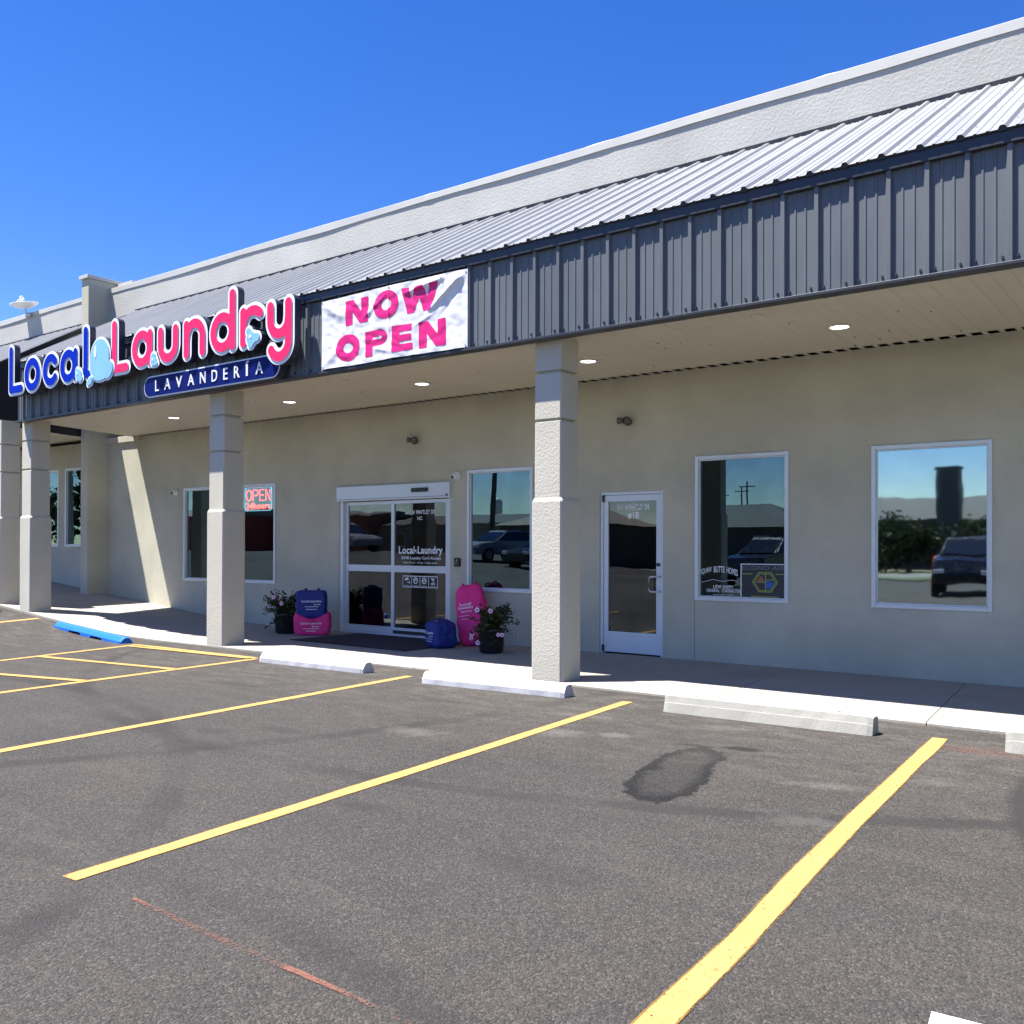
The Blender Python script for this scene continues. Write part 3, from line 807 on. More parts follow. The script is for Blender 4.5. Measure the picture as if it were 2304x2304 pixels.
for w in wins.values():
    for c in w.children:
        b = bmesh.new(); b.from_mesh(c.data); b.normal_update(); one_face(b); b.to_mesh(c.data); b.free()

# entrance door (right)
bm = BM()
box(bm, .0, .042, .02, .13, 0.0, 2.16, 0, .003); box(bm, .911, .953, .02, .13, 0.0, 2.16, 0, .003); box(bm, .042, .911, .02, .13, 2.118, 2.16, 0, .003)
dr = obj('entrance_door', bm, M['door_white'], B)
bm = BM()
box(bm, .046, .112, .035, .08, .02, 2.114, 0, .003); box(bm, .838, .907, .035, .08, .02, 2.114, 0, .003)
box(bm, .112, .838, .035, .08, .02, .295, 0, .003); box(bm, .112, .838, .035, .08, 2.032, 2.114, 0, .003)
obj('door_leaf', bm, M['door_white'], dr)
bm = BM(); quad(bm, [(.110, .056, .29), (.84, .056, .29), (.84, .056, 2.035), (.110, .056, 2.035)])
obj('pane', bm, M['glass_dark'], dr)
bm = BM(); tube(bm, [(.895, .035, 1.04), (.895, -.03, 1.04), (.80, -.045, 1.04), (.772, -.045, 1.015), (.772, -.045, .87), (.80, -.045, .845), (.895, -.03, .845), (.895, .035, .845)], .011, 10)
obj('pull_handle', bm, M['alu'], dr, True)
bm = BM(); tube(bm, [(.115, .075, 1.04), (.835, .075, 1.04)], .014, 8); obj('push_bar', bm, M['alu'], dr)
bm = BM(); tube(bm, [(.872, .036, 1.195), (.872, .022, 1.195)], .026, 14); obj('lock', bm, M['alu_dark'], dr)
for z in (.02, 2.03): bm = BM(); box(bm, .028, .058, .008, .034, z, z + .09, 0, .003); obj('hinge', bm, M['alu_dark'], dr)
bm = BM(); text(bm, '1611 N WHITLEY DR', .245, .728, 1.915, 1.990, .053, .022, 1.25); obj('lettering', bm, M['letter'], dr); bm = BM(); text(bm, '#1B', .405, .575, 1.795, 1.885, .053, .03, 1.1)
obj('lettering', bm, M['letter'], dr)

# sliding door
X0, X1 = -5.10, -2.653; XM = -3.885
bm = BM()
box(bm, X0 - .02, X1 + .02, -.05, .12, 2.165, 2.405, 0, .006)
box(bm, X0, X0 + .075, .015, .13, 0, 2.165, 0, .004); box(bm, X1 - .045, X1, .015, .13, 0, 2.165, 0, .004)
sd = obj('sliding_door', bm, M['alu'], B)
def sliding_leaf(a, b, y):
    bm = BM(); s = .062
    box(bm, a, a + s, y, y + .045, .03, 2.155, 0, .003); box(bm, b - s, b, y, y + .045, .03, 2.155, 0, .003)
    for c, d in ((.03, .128), (1.010, 1.118), (2.10, 2.155)): box(bm, a + s, b - s, y + .002, y + .043, c, d, 0, .003)
    obj('door_leaf', bm, M['alu'], sd)
    bm = BM()
    for c, d in ((.126, 1.012), (1.116, 2.102)): quad(bm, [(a + s - .002, y + .024, c), (b - s + .002, y + .024, c), (b - s + .002, y + .024, d), (a + s - .002, y + .024, d)])
    obj('pane', bm, M['glass_dark'], sd)
sliding_leaf(X0 + .078, XM + .03, .070); sliding_leaf(XM - .03, X1 - .048, .020)
bm = BM(); box(bm, X0 + .075, X1 - .045, .0, .14, -.01, .028, 0, .003); obj('threshold', bm, M['alu'], sd)
bm = BM(); box(bm, -3.86, -2.72, .008, .017, .035, .085, 0, .002); obj('door_sweep', bm, M['black'], sd)
bm = BM(); box(bm, -3.40, -3.065, -.085, -.05, 2.268, 2.332, 0, .012); obj('motion_sensor', bm, M['black'], sd)
bm = BM(); box(bm, X0, X1, -.053, -.05, 2.190, 2.196); box(bm, -2.70, -2.665, -.056, -.05, 2.20, 2.225); obj('header_seam', bm, M['alu_dark'], sd)
YG = .041
bm = BM(); text(bm, '1611 N WHITLEY DR', -3.627, -2.994, 1.925, 1.995, YG, .020, 1.22); obj('lettering', bm, M['letter'], sd); bm = BM(); text(bm, '1C', -3.365, -3.265, 1.835, 1.89, YG, .026)
obj('lettering', bm, M['letter'], sd); bm = BM(); text(bm, 'Local', -3.765, -3.425, 1.305, 1.425, YG, .022, 1.06); text(bm, 'Laundry', -3.36, -2.841, 1.272, 1.425, YG, .022, 1.06)
for (cx, cz, r) in ((-3.40, 1.355, .016), (-3.378, 1.325, .009)): lathe_pts = [(cx + r * math.cos(t), YG, cz + r * math.sin(t)) for t in np.linspace(0, 2 * math.pi, 13)[:-1]]; quad(bm, lathe_pts)
obj('lettering', bm, M['letter'], sd); bm = BM(); text(bm, '24HR Loyalty Card Access', -3.716, -2.878, 1.205, 1.265, YG, .016, 1.02)
obj('lettering', bm, M['letter'], sd); bm = BM(); text(bm, 'Open: 8 am - 10 pm  7 days week', -3.663, -2.953, 1.145, 1.182, YG, .014, 1.02)
obj('lettering', bm, M['letter'], sd)
bm = BM()
xa, xb, za, zb = -3.674, -2.937, .777, .960
box(bm, xa, xb, YG - .002, YG - .0005, za, zb, 0)
w4 = (xb - xa - .05) / 4
for i in range(4):
    a = xa + .010 + i * (w4 + .010); b = a + w4
    quad(bm, [(a, YG - .004, za + .012), (b, YG - .004, za + .012), (b, YG - .004, zb - .012), (a, YG - .004, zb - .012)], 1)
    cx, cz = (a + b) / 2, (za + zb) / 2 + .018; yy = YG - .006
    bar = lambda p, q, w: quad(bm, [(p[0] - w * (q[1] - p[1]) / math.hypot(q[0] - p[0], q[1] - p[1]), yy, p[1] + w * (q[0] - p[0]) / math.hypot(q[0] - p[0], q[1] - p[1])), (p[0] + w * (q[1] - p[1]) / math.hypot(q[0] - p[0], q[1] - p[1]), yy, p[1] - w * (q[0] - p[0]) / math.hypot(q[0] - p[0], q[1] - p[1])), (q[0] + w * (q[1] - p[1]) / math.hypot(q[0] - p[0], q[1] - p[1]), yy, q[1] - w * (q[0] - p[0]) / math.hypot(q[0] - p[0], q[1] - p[1])), (q[0] - w * (q[1] - p[1]) / math.hypot(q[0] - p[0], q[1] - p[1]), yy, q[1] + w * (q[0] - p[0]) / math.hypot(q[0] - p[0], q[1] - p[1]))], 0)
    if i == 0: bar((cx - .045, cz + .014), (cx + .03, cz + .03), .019); bar((cx + .0, cz - .03), (cx + .05, cz - .03), .006); bar((cx + .05, cz - .05), (cx + .05, cz - .005), .007)
    if i in (1, 2):
        ms_mesh(bm, lambda X, Z: np.abs(np.hypot(X - cx, Z - cz) - .042) - .008, (cx - .06, cx + .06, cz - .06, cz + .06), .006, yy)
        bar((cx - .028, cz + .004 * (1 if i == 1 else -1)), (cx + .026, cz + .012), .010)
    if i == 3: bar((cx - .03, cz + .045), (cx + .012, cz + .0), .012); bar((cx - .01, cz + .01), (cx + .032, cz + .04), .009); bar((cx + .012, cz + .0), (cx + .012, cz - .03), .008); bar((cx - .04, cz - .045), (cx + .045, cz - .045), .009)
    bar((a + .03, za + .026), (b - .03, za + .026), .003)
obj('icon_decal', bm, [M['letter'], M['black']], sd)

# left shop's door
bm = BM(); a, b, z0, z1 = -17.0, -16.10, .55, 2.72
for (p, q, c, d) in ((a, a + .06, z0, z1), (b - .06, b, z0, z1), (a + .06, b - .06, z1 - .07, z1), (a + .06, b - .06, z0, z0 + .12), (a + .06, b - .06, 1.78, 1.83), (a + .06, b - .06, 1.46, 1.49)): box(bm, p, q, .02, .10, c, d, 0, .003)
ld = obj('shop_door', bm, M['alu'], B)
bm = BM(); quad(bm, [(a + .05, .06, z0 + .1), (b - .05, .06, z0 + .1), (b - .05, .06, z1 - .05), (a + .05, .06, z1 - .05)]); obj('pane', bm, M['glass_dark'], ld)

# lettering on the window beside the door
bm = BM(); cxw = 1.716
def arch(x, z): return x, z + .045 * (1 - ((x - cxw) / .25) ** 2)
for s, a, b in (('SQUAW', 1.469, 1.618), ('BUTTE', 1.648, 1.790), ('HOMES', 1.818, 1.963)): text(bm, s, a, b, 1.068, 1.145, .029, .012, 1.0, fn=arch)
obj('lettering', bm, M['letter'], wins['W1']); bm = BM()
for s, a, b in (('LEVI', 1.640, 1.745), ('SHIPPY', 1.765, 1.905)): text(bm, s, a, b, .912, .955, .029, .008)
obj('lettering', bm, M['letter'], wins['W1']); bm = BM()
for s, a, b in (('GENERAL', 1.548, 1.725), ('CONTRACTOR', 1.752, 2.00)): text(bm, s, a, b, .868, .905, .029, .008)
obj('lettering', bm, M['letter'], wins['W1'])
bm = BM()
pts = [(1.47, .985), (1.53, .995), (1.60, 1.015), (1.645, 1.025), (1.70, 1.012), (1.77, 1.0), (1.83, 1.015), (1.90, 1.02), (1.965, 1.0)]
for p, q in zip(pts[:-1], pts[1:]): quad(bm, [(p[0], .029, p[1] - .004), (q[0], .029, q[1] - .004), (q[0], .029, q[1] + .004), (p[0], .029, p[1] + .004)])
obj('mountain_line', bm, M['letter_dim'], wins['W1']); bm = BM()
for k in range(9): x = 1.64 + k * .03; quad(bm, [(x, .029, .828), (x + .018, .029, .828), (x + .018, .029, .842), (x, .029, .842)])
obj('lettering', bm, M['letter_dim'], wins['W1'])

# air-conditioning sign standing inside that window
sg = thing('window_sign', 'dark sign with yellow-green hexagon emblem at the window bottom beside the single door', 'sign', (2.29, .0305, .81))
def loc_(o, p): return tuple(a - b for a, b in zip(o, p))
bm = BM(); O = (2.29, .0305, .81)
def rel(bm, O):
    bmesh.ops.translate(bm, verts=bm.verts, vec=(-O[0], -O[1], -O[2])); return bm
box(bm, 2.005, 2.556, .0270, .0290, .813, 1.224); obj('panel', rel(bm, O), M['sign_panel'], sg)
bm = BM(); quad(bm, [(2.001, .0262, .813), (2.013, .0262, .813), (2.013, .0262, 1.226), (2.001, .0262, 1.226)]); quad(bm, [(2.014, .0262, 1.216), (2.556, .0262, 1.216), (2.556, .0262, 1.226), (2.014, .0262, 1.226)])
obj('border', rel(bm, O), M['letter'], sg)
bm = BM(); text(bm, 'ECONO AIR', 2.02, 2.552, 1.152, 1.202, .0258, .006, 1.05); obj('lettering', rel(bm, O), M['sign_grey_blue'], sg)
bm = BM(); hx, hz = 2.312, 1.005
hexa = lambda r: [(hx + r * 1.0 * math.cos(R(60 * i)), hz + r * .86 * math.sin(R(60 * i)) / .866 * .866) for i in range(6)]
def ring_(r1, r0):
    A, Bq = hexa(r1), hexa(r0)
    for i in range(6):
        j = (i + 1) % 6; quad(bm, [(A[i][0], .0256, A[i][1]), (A[j][0], .0256, A[j][1]), (Bq[j][0], .0256, Bq[j][1]), (Bq[i][0], .0256, Bq[i][1])])
ring_(.162, .150); ring_(.138, .128)
for (a, b, c, d) in ((2.312, 2.322, .895, 1.115), (2.322, 2.43, 1.03, 1.038), (2.20, 2.312, 1.0, 1.008), (2.02, 2.15, 1.098, 1.107), (2.44, 2.55, 1.098, 1.107)): quad(bm, [(a, .0256, c), (b, .0256, c), (b, .0256, d), (a, .0256, d)])
for k in range(13): x = 2.14 + k * .027; quad(bm, [(x, .0256, .824), (x + .018, .0256, .824), (x + .018, .0256, .838), (x, .0256, .838)])
obj('emblem_outline', rel(bm, O), M['green_sign'], sg)
bm = BM(); quad(bm, [(2.215, .0257, 1.012), (2.308, .0257, 1.012), (2.27, .0257, 1.075), (2.245, .0257, 1.07)]); obj('emblem_flame', rel(bm, O), M['sign_fire'], sg)
bm = BM(); quad(bm, [(2.325, .0257, .93), (2.39, .0257, .93), (2.425, .0257, 1.0), (2.325, .0257, 1.026)]); obj('emblem_frost', rel(bm, O), M['sign_ice'], sg)

# neon sign inside the left window
O = (-7.31, .06, 2.05)
ns = thing('neon_sign', 'lit red OPEN 24hours sign with blue border in the left window', 'sign', O)
bm = BM(); box(bm, -7.70, -6.925, .07, .09, 2.055, 2.50, 0, .01); obj('back_panel', rel(bm, O), M['sign_panel'], ns)
def rounded(x0, x1, z0, z1, r): return arc(x0 + r, z0 + r, r, r, 180, 270, 6) + arc(x1 - r, z0 + r, r, r, 270, 360, 6) + arc(x1 - r, z1 - r, r, r, 0, 90, 6) + arc(x0 + r, z1 - r, r, r, 90, 180, 6)
bm = BM(); P = rounded(-7.69, -6.935, 2.065, 2.49, .05); tube(bm, [(x, .06, z) for x, z in P + P[:1]], .0085, 6); obj('border_tube', rel(bm, O), M['neon_blue'], ns)
bm = BM()
def ntube(path, r=.0095): tube(bm, [(x, .058, z) for x, z in path], r, 6)
NR = .013
ntube(arc(-7.575, 2.345, .075, .098, 0, 360, 24), NR)
ntube([(-7.455, 2.247), (-7.455, 2.443), (-7.37, 2.443)] + arc(-7.37, 2.392, .058, .051, 90, -90, 8) + [(-7.455, 2.341)], NR)
ntube([(-7.14, 2.443), (-7.265, 2.443), (-7.265, 2.247), (-7.14, 2.247)], NR); ntube([(-7.265, 2.345), (-7.16, 2.345)], NR)
ntube([(-7.09, 2.247), (-7.09, 2.443), (-6.975, 2.247), (-6.975, 2.443)], NR)
text(bm, '24hours', -7.66, -6.96, 2.085, 2.215, .056, .030, 1.05)
obj('red_tube', rel(bm, O), M['neon_red'], ns)

# ------------------------------------------------------------------ roof sign
O = (-6.5, -2.88, 4.05)
S = thing('channel_letter_sign', 'blue and pink channel letter sign with bubbles and a navy plate on the dark fascia', 'sign', O)
YC, YFc = -2.90, -3.0
bm = BM(); box(bm, -9.9, -2.9, -2.905, -2.80, 4.16, 4.30, 0, .006); obj('raceway', rel(bm, O), M['can_side'], S)
FR, OR = .064, .109
letters = [
 ('L', 'b', [[(-10.158, 4.815), (-10.158, 4.125), (-9.80, 4.125)]]),
 ('o', 'b', [arc(-9.40, 4.322, .198, .215, 0, 360, 36)]),
 ('c', 'b', [arc(-8.785, 4.330, .19, .20, 42, 318, 32)]),
 ('a', 'b', [arc(-8.215, 4.330, .19, .20, 0, 360, 36), [(-7.995, 4.53), (-7.995, 4.135)]]),
 ('l', 'b', [[(-7.69, 4.83), (-7.69, 4.23)] + arc(-7.605, 4.23, .085, .10, 180, 270, 8)]),
 ('L', 'p', [[(-6.850, 4.80), (-6.850, 4.125), (-6.52, 4.125)]]),
 ('a', 'p', [arc(-6.105, 4.350, .195, .205, 0, 360, 36), [(-5.895, 4.55), (-5.895, 4.145)]]),
 ('u', 'p', [[(-5.615, 4.53), (-5.615, 4.32)] + arc(-5.43, 4.32, .185, .185, 180, 360, 20) + [(-5.245, 4.53)], ]),
 ('n', 'p', [[(-4.985, 4.54), (-4.985, 4.13)], [(-4.985, 4.36)] + arc(-4.795, 4.36, .185, .185, 180, 0, 20) + [(-4.61, 4.13)]]),
 ('d', 'p', [arc(-4.15, 4.330, .205, .205, 0, 360, 36), [(-3.935, 4.82), (-3.935, 4.125)]]),
 ('r', 'p', [[(-3.705, 4.53), (-3.705, 4.125)], [(-3.705, 4.34)] + arc(-3.50, 4.34, .205, .195, 180, 48, 16)]),
 ('y', 'p', [[(-3.140, 4.52), (-3.140, 4.34)] + arc(-2.965, 4.34, .175, .185, 180, 360, 20), [(-2.785, 4.53), (-2.785, 4.06)] + arc(-2.965, 4.05, .18, .19, 0, -150, 20)]),
]
for i, (ch, colr, paths) in enumerate(letters):
    bd = bounds_of(paths, OR + .03); bm = BM(); dy = .004 * (i % 2)
    ms_mesh(bm, sd_path(paths, OR), bd, .013, YFc - dy, YC, 0, 1)
    can = obj('letter', rel(bm, O), [M['sign_white'], M['can_side']], S)
    bm = BM(); ms_mesh(bm, sd_path(paths, FR), bd, .011, YFc - dy - .012, YFc - dy, 0, 1)
    obj('letter_face', rel(bm, O), [M['sign_blue'] if colr == 'b' else M['sign_pink'], M['letter_dim']], can)
def bubble(ells, hi, dy):
    xs_ = [e[0] for e in ells]; bd = (min(e[0] - e[2] for e in ells) - .08, max(e[0] + e[2] for e in ells) + .08, min(e[1] - e[3] for e in ells) - .08, max(e[1] + e[3] for e in ells) + .08)
    big = [(a, b, c + .036, d + .036) for a, b, c, d in ells]; bm = BM()
    ms_mesh(bm, sd_ells(big), bd, .012, YFc - .02 - dy, YC, 0, 1); can = obj('bubble', rel(bm, O), [M['sign_white'], M['can_side']], S)
    bm = BM(); ms_mesh(bm, sd_ells(ells), bd, .010, YFc - .034 - dy, YFc - .02 - dy, 0, 0); obj('bubble_face', rel(bm, O), M['bubble'], can)
    if hi:
        bm = BM(); ms_mesh(bm, sd_ells(hi), (min(e[0] - e[2] for e in hi) - .02, max(e[0] + e[2] for e in hi) + .02, min(e[1] - e[3] for e in hi) - .02, max(e[1] + e[3] for e in hi) + .02), .008, YFc - .038 - dy, YFc - .034 - dy, 0, 0)
        obj('bubble_highlight', rel(bm, O), M['bubble_hi'], can)
bubble([(-7.235, 4.36, .265, .275), (-7.235, 4.22, .28, .19), (-7.02, 4.09, .12, .085), (-6.93, 4.16, .07, .09), (-7.23, 4.05, .19, .06)], [(-7.36, 4.45, .040, .095)], 0)
bubble([(-7.855, 4.145, .085, .085), (-7.80, 4.08, .06, .05), (-7.90, 4.20, .04, .05)], [(-7.89, 4.17, .02, .03)], .006)
bubble([(-7.50, 4.00, .055, .05), (-7.55, 3.97, .035, .035), (-7.45, 4.04, .04, .03)], None, .012)
bubble([(-5.755, 4.115, .075, .065), (-5.765, 4.19, .05, .045), (-5.70, 4.08, .04, .03)], [(-5.77, 4.14, .018, .022)], .006)
bubble([(-3.50, 4.155, .10, .085), (-3.56, 4.25, .045, .05), (-3.40, 4.16, .065, .055), (-3.52, 4.07, .05, .035)], [(-3.52, 4.18, .03, .025)], .006)
bm = BM()
px0, px1, pzc = -6.0, -3.20, 3.772
ms_mesh(bm, sd_path([[(px0, pzc), (px1, pzc)]], .158), (px0 - .18, px1 + .18, 3.58, 3.96), .013, -2.935, -2.80, 0, 1)
plate = obj('name_plate', rel(bm, O), [M['sign_white'], M['can_side']], S)
bm = BM(); ms_mesh(bm, sd_path([[(px0, pzc), (px1, pzc)]], .138), (px0 - .18, px1 + .18, 3.58, 3.96), .012, -2.943, -2.935, 0, 0); obj('plate_face', rel(bm, O), M['sign_navy'], plate)
bm = BM()
slots = [('L', -5.846, -5.755), ('A', -5.655, -5.505), ('V', -5.40, -5.25), ('A', -5.19, -5.04), ('N', -4.945, -4.815), ('D', -4.70, -4.575), ('E', -4.465, -4.37), ('R', -4.225, -4.11), ('Í', -3.985, -3.92), ('A', -3.52, -3.372)]
# even letter pitch across the plate
n = len(slots); wd = [b - a for _, a, b in slots]; xx = -5.846; gap = (-3.372 + 5.846 - sum(wd)) / (n - 1)
for (ch, a, b), w in zip(slots, wd):
    bm = BM(); text(bm, ch, xx, xx + w, 3.695, 3.895 if ch == 'Í' else 3.855, -2.952, .004, thick=.009); xx += w + gap; obj('plate_letter', rel(bm, O), M['letter'], plate)

# ------------------------------------------------------------------ NOW OPEN banner
O = (-1.2, -2.80, 3.64)
Bn = thing('banner', 'white vinyl banner reading NOW OPEN in pink, wrinkled, tied to the dark fascia', 'banner', O)
bx0, bx1, bz0, bz1 = -2.395, -.002, 3.648, 4.515
def ridge(x, z, ax, az, bx, bz, w, amp):
    ux, uz = bx - ax, bz - az; L2 = ux * ux + uz * uz; t = min(1, max(0, ((x - ax) * ux + (z - az) * uz) / L2))
    d = math.hypot(x - ax - t * ux, z - az - t * uz)
    return amp * math.exp(-(d / w) ** 2) * math.sin(math.pi * min(1, t + .15))
def bw(x, z):
    u = (x - bx0) / (bx1 - bx0); w = (z - bz0) / (bz1 - bz0)
    d = .012 + .014 * math.sin(math.pi * u) * (.4 + .6 * w)
    d += ridge(x, z, -.06, 4.46, -.75, 4.02, .032, .034)
    d += ridge(x, z, -.02, 4.40, -.52, 3.92, .025, -.008)
    d += ridge(x, z, -.35, 4.47, -1.15, 4.36, .028, .028)
    d += ridge(x, z, -1.2, 4.50, -1.2, 3.66, .018, .014)
    d += ridge(x, z, -2.36, 4.46, -1.75, 4.15, .05, .018)
    d += ridge(x, z, -1.25, 4.42, -1.75, 4.12, .03, .014)
    d += ridge(x, z, -2.36, 3.70, -1.9, 3.95, .06, .016)
    d += ridge(x, z, -1.1, 3.70, -1.6, 3.86, .03, .012)
    d += ridge(x, z, -.5, 4.1, -.9, 3.95, .02, .010)
    d += noise.noise(Vector((x * 3, z * 3, 1))) * .008 + noise.noise(Vector((x * 9, z * 11, 2))) * .006 + abs(noise.noise(Vector((x * 5 + z * 7, z * 5 - x * 2, 6)))) * .010
    d += .0035 * math.sin(x * 2 * math.pi / .30 * 1.0) * (1 - w)
    edge = min(u, 1 - u, 1.) * 12
    return max(.002, d * min(1, .35 + edge))
def bplace(x, z, y): return (x - O[0], -2.794 - bw(x, z) + y - O[1], z + .012 * noise.noise(Vector((x * 1.3, 7, z))) - O[2])
bm = BM(); nx, nz = 150, 56
G = [[bm.verts.new(bplace(bx0 + (bx1 - bx0) * i / nx, bz0 + (bz1 - bz0) * j / nz, 0)) for j in range(nz + 1)] for i in range(nx + 1)]
for i in range(nx):
    for j in range(nz): bm.faces.new((G[i][j], G[i + 1][j], G[i + 1][j + 1], G[i][j + 1]))
sheet = obj('banner_sheet', bm, M['vinyl'], Bn, True)
def vbar(x0, x1, z0, z1): return [(x0, z0), (x1, z0), (x1, z1), (x0, z1)]
def n_letter(x0, x1, z0, z1, s): return [vbar(x0, x0 + s, z0, z1), vbar(x1 - s, x1, z0, z1), [(x0, z1), (x0 + s * 1.15, z1), (x1, z0), (x1 - s * 1.15, z0)]]
shapes = []
s = .124
shapes.append((sd_poly(n_letter(-1.943, -1.545, 4.145, 4.452, s)), (-1.96, -1.53, 4.13, 4.47)))
def ringf(cx, cz, rx, rz, t): return lambda X, Z: np.maximum((np.hypot((X - cx) / rx, (Z - cz) / rz) - 1) * rx, -(np.hypot((X - cx) / (rx - t), (Z - cz) / (rz - t * .8)) - 1) * (rx - t))
shapes.append((ringf(-1.243, 4.298, .207, .168, .126), (-1.46, -1.02, 4.12, 4.48)))
shapes.append((sd_poly([[(-.998, 4.445), (-.868, 4.445), (-.79, 4.14), (-.905, 4.14)], [(-.905, 4.14), (-.79, 4.14), (-.65, 4.445), (-.765, 4.445)], [(-.765, 4.445), (-.65, 4.445), (-.535, 4.14), (-.65, 4.14)], [(-.65, 4.14), (-.535, 4.14), (-.42, 4.445), (-.545, 4.445)]]), (-1.01, -.41, 4.13, 4.46)))
shapes.append((ringf(-1.905, 3.872, .214, .166, .130), (-2.13, -1.68, 3.70, 4.05)))
rp = ringf(-1.375, 3.925, .145, .095, .085)
pb_ = sd_poly([vbar(-1.597, -1.472, 3.712, 4.020), vbar(-1.50, -1.37, 3.937, 4.020), vbar(-1.50, -1.37, 3.830, 3.910)])
shapes.append((lambda X, Z: np.minimum(pb_(X, Z), np.maximum(rp(X, Z), -(X + 1.385))), (-1.61, -1.21, 3.70, 4.035)))
shapes.append((sd_poly([vbar(-1.152, -1.028, 3.712, 4.022), vbar(-1.05, -.825, 3.940, 4.022), vbar(-1.05, -.835, 3.828, 3.906), vbar(-1.05, -.815, 3.712, 3.796)]), (-1.17, -.80, 3.70, 4.04)))
shapes.append((sd_poly(n_letter(-.723, -.312, 3.710, 4.018, s)), (-.74, -.30, 3.70, 4.03)))
for f, bd in shapes:
    bm = BM(); ms_mesh(bm, f, bd, .012, -.0022, None, 0, 0, bplace); obj('banner_letter', bm, M['magenta'], sheet, True)
bm = BM()
for (x, z) in ((-2.37, 4.49), (-.03, 4.485), (-.03, 3.67), (-2.37, 3.675), (-1.2, 4.495), (-.37, 4.47)):
    bm = BM(); p = bplace(x, z, -.004); tube(bm, [(p[0], p[1] + .003, p[2]), (p[0], p[1], p[2])], .014, 12); obj('grommet', bm, M['galv'], Bn)

# ------------------------------------------------------------------ fixtures
bm = BM(); lathe(bm, [(.115, 0), (.115, -.010), (.095, -.014), (.092, -.004), (.092, 0)], n=28)
dl = thing('downlight', 'x', 'ceiling light', (0, 0, 0), 0, 'round lit downlights in the soffit')
obj('trim_ring', bm, M['white_plastic'], dl, True)
bm = BM(); lathe(bm, [(.091, -.007), (.05, -.010), (.001, -.011)], n=24, cap=False); obj('lens', bm, M['led'], dl, True)
names = ['lit round downlight above and left of the rightmost window', 'lit round downlight just right of the column nearest the camera', 'lit round downlight below the banner, above the window left of the nearest column',
         'lit round downlight between the middle column and the sliding door', 'lit round downlight left of the middle column, farthest in view']
for i, (x, lb) in enumerate(zip((3.62, .626, -2.062, -4.83, -7.90), names)):
    if i == 0: dl.location = (x, -1.29, 3.660); dl['label'] = lb
    else: dup(dl, lb, (x, -1.29, 3.660))
bm = BM(); lathe(bm, [(.062, 0), (.062, -.008), (.045, -.022), (.012, -.026)], n=20)
cv = obj('ceiling_cover', bm, M['soffit'], None, True, (3.121, -2.19, 3.662)); tag(cv, 'small unlit round cover in the soffit near the lit light at right', 'ceiling cover', 'small round covers in the soffit')
for x, y, lb in ((-2.764, -2.05, 'small unlit round cover in the soffit below the banner'), (-8.26, -2.17, 'small unlit round cover in the soffit right of the far column')):
    c = cv.copy(); COL.objects.link(c); c.location = (x, y, 3.662); c['label'] = lb

def wall_light(x, z, label):
    t = thing('wall_floodlight', label, 'wall light', (x, -.0, z), 0, 'small weathered lamps on the wall')
    bm = BM(); tube(bm, [(0, .01, 0), (0, -.03, 0)], .055, 16); obj('back_box', bm, M['fixture'], t)
    for sx in (-1,):
        bm = BM(); tube(bm, [(-.02, -.02, .0), (-.05, -.06, .0), (-.075, -.10, -.005)], [.02, .035, .048], 14); obj('lamp_head', bm, M['fixture'], t, True)
    bm = BM(); tube(bm, [(.02, -.02, .0), (.05, -.06, -.015), (.065, -.085, -.03)], [.02, .045, .055], 14); obj('lamp_head', bm, M['fixture'], t, True)
wall_light(.42, 3.095, 'small weathered twin floodlight high on the wall above the single door')
wall_light(-3.384, 3.088, 'small weathered twin floodlight on the wall above the sliding door')
def dome(x, z, label, name, r=.07, dark=False):
    t = thing(name, label, 'camera', (x, 0, z))
    bm = BM(); tube(bm, [(0, .01, .0), (0, -.045, .0)], r, 20); obj('mount', bm, M['white_plastic'], t, True)
    bm = BM(); lathe(bm, [(r * .86 * math.cos(R(a)), -r * .86 * math.sin(R(a))) for a in range(0, 91, 10)], 0, -.05, 0, 18); obj('dome', bm, M['white_plastic'], t, True)
    bm = BM(); tube(bm, [(-.01, -.09, -.02), (-.012, -.118, -.028)], .02, 12); obj('lens', bm, M['black'], t)
dome(-2.51, 2.49, 'white dome camera on the wall right of the sliding door header', 'security_camera')
dome(-9.75, 2.475, 'white round camera on the wall left of the OPEN window', 'security_camera', .062)
t = thing('card_reader', 'black card reader box on the wall right of the sliding door', 'card reader', (-2.495, 0, 1.12))
bm = BM(); box(bm, -.05, .055, -.045, .0, .0, .13, 0, .008); obj('housing', bm, M['black'], t)
bm = BM(); quad(bm, [(-.012, -.047, .07), (.006, -.047, .07), (.024, -.047, .108), (.006, -.047, .108)]); quad(bm, [(-.03, -.047, .045), (.015, -.047, .045), (.015, -.047, .05), (-.03, -.047, .05)]); obj('reader_mark', bm, M['letter_dim'], t)

# satellite dish on the far parapet
t = thing('satellite_dish', 'white satellite dish mounted on the far left parapet top', 'satellite dish', (-15.62, -.1, 6.80))
bm = BM(); tube(bm, [(0, .12, .05), (0, -.02, .05), (0, -.05, .16)], .022, 8); box(bm, -.10, .10, .0, .05, -.02, .06, 0, .004); obj('mount', bm, M['galv'], t)
bm = BM(); prof = []
tilt = Matrix.Rotation(R(-1), 4, 'Y') @ Matrix.Rotation(R(9), 4, 'X')
rings = []
for k in range(7):
    r = .33 * k / 6 + .002; rings.append([tilt @ Vector((r * math.cos(a), r * .92 * math.sin(a), .10 * (k / 6) ** 2)) + Vector((0, -.06, .16)) for a in np.linspace(0, 2 * math.pi, 33)[:-1]])
for k in range(6, -1, -1):
    r = .33 * k / 6 + .001; rings.append([tilt @ Vector((r * math.cos(a), r * .92 * math.sin(a), .10 * (k / 6) ** 2 - .012)) + Vector((0, -.06, .16)) for a in np.linspace(0, 2 * math.pi, 33)[:-1]])
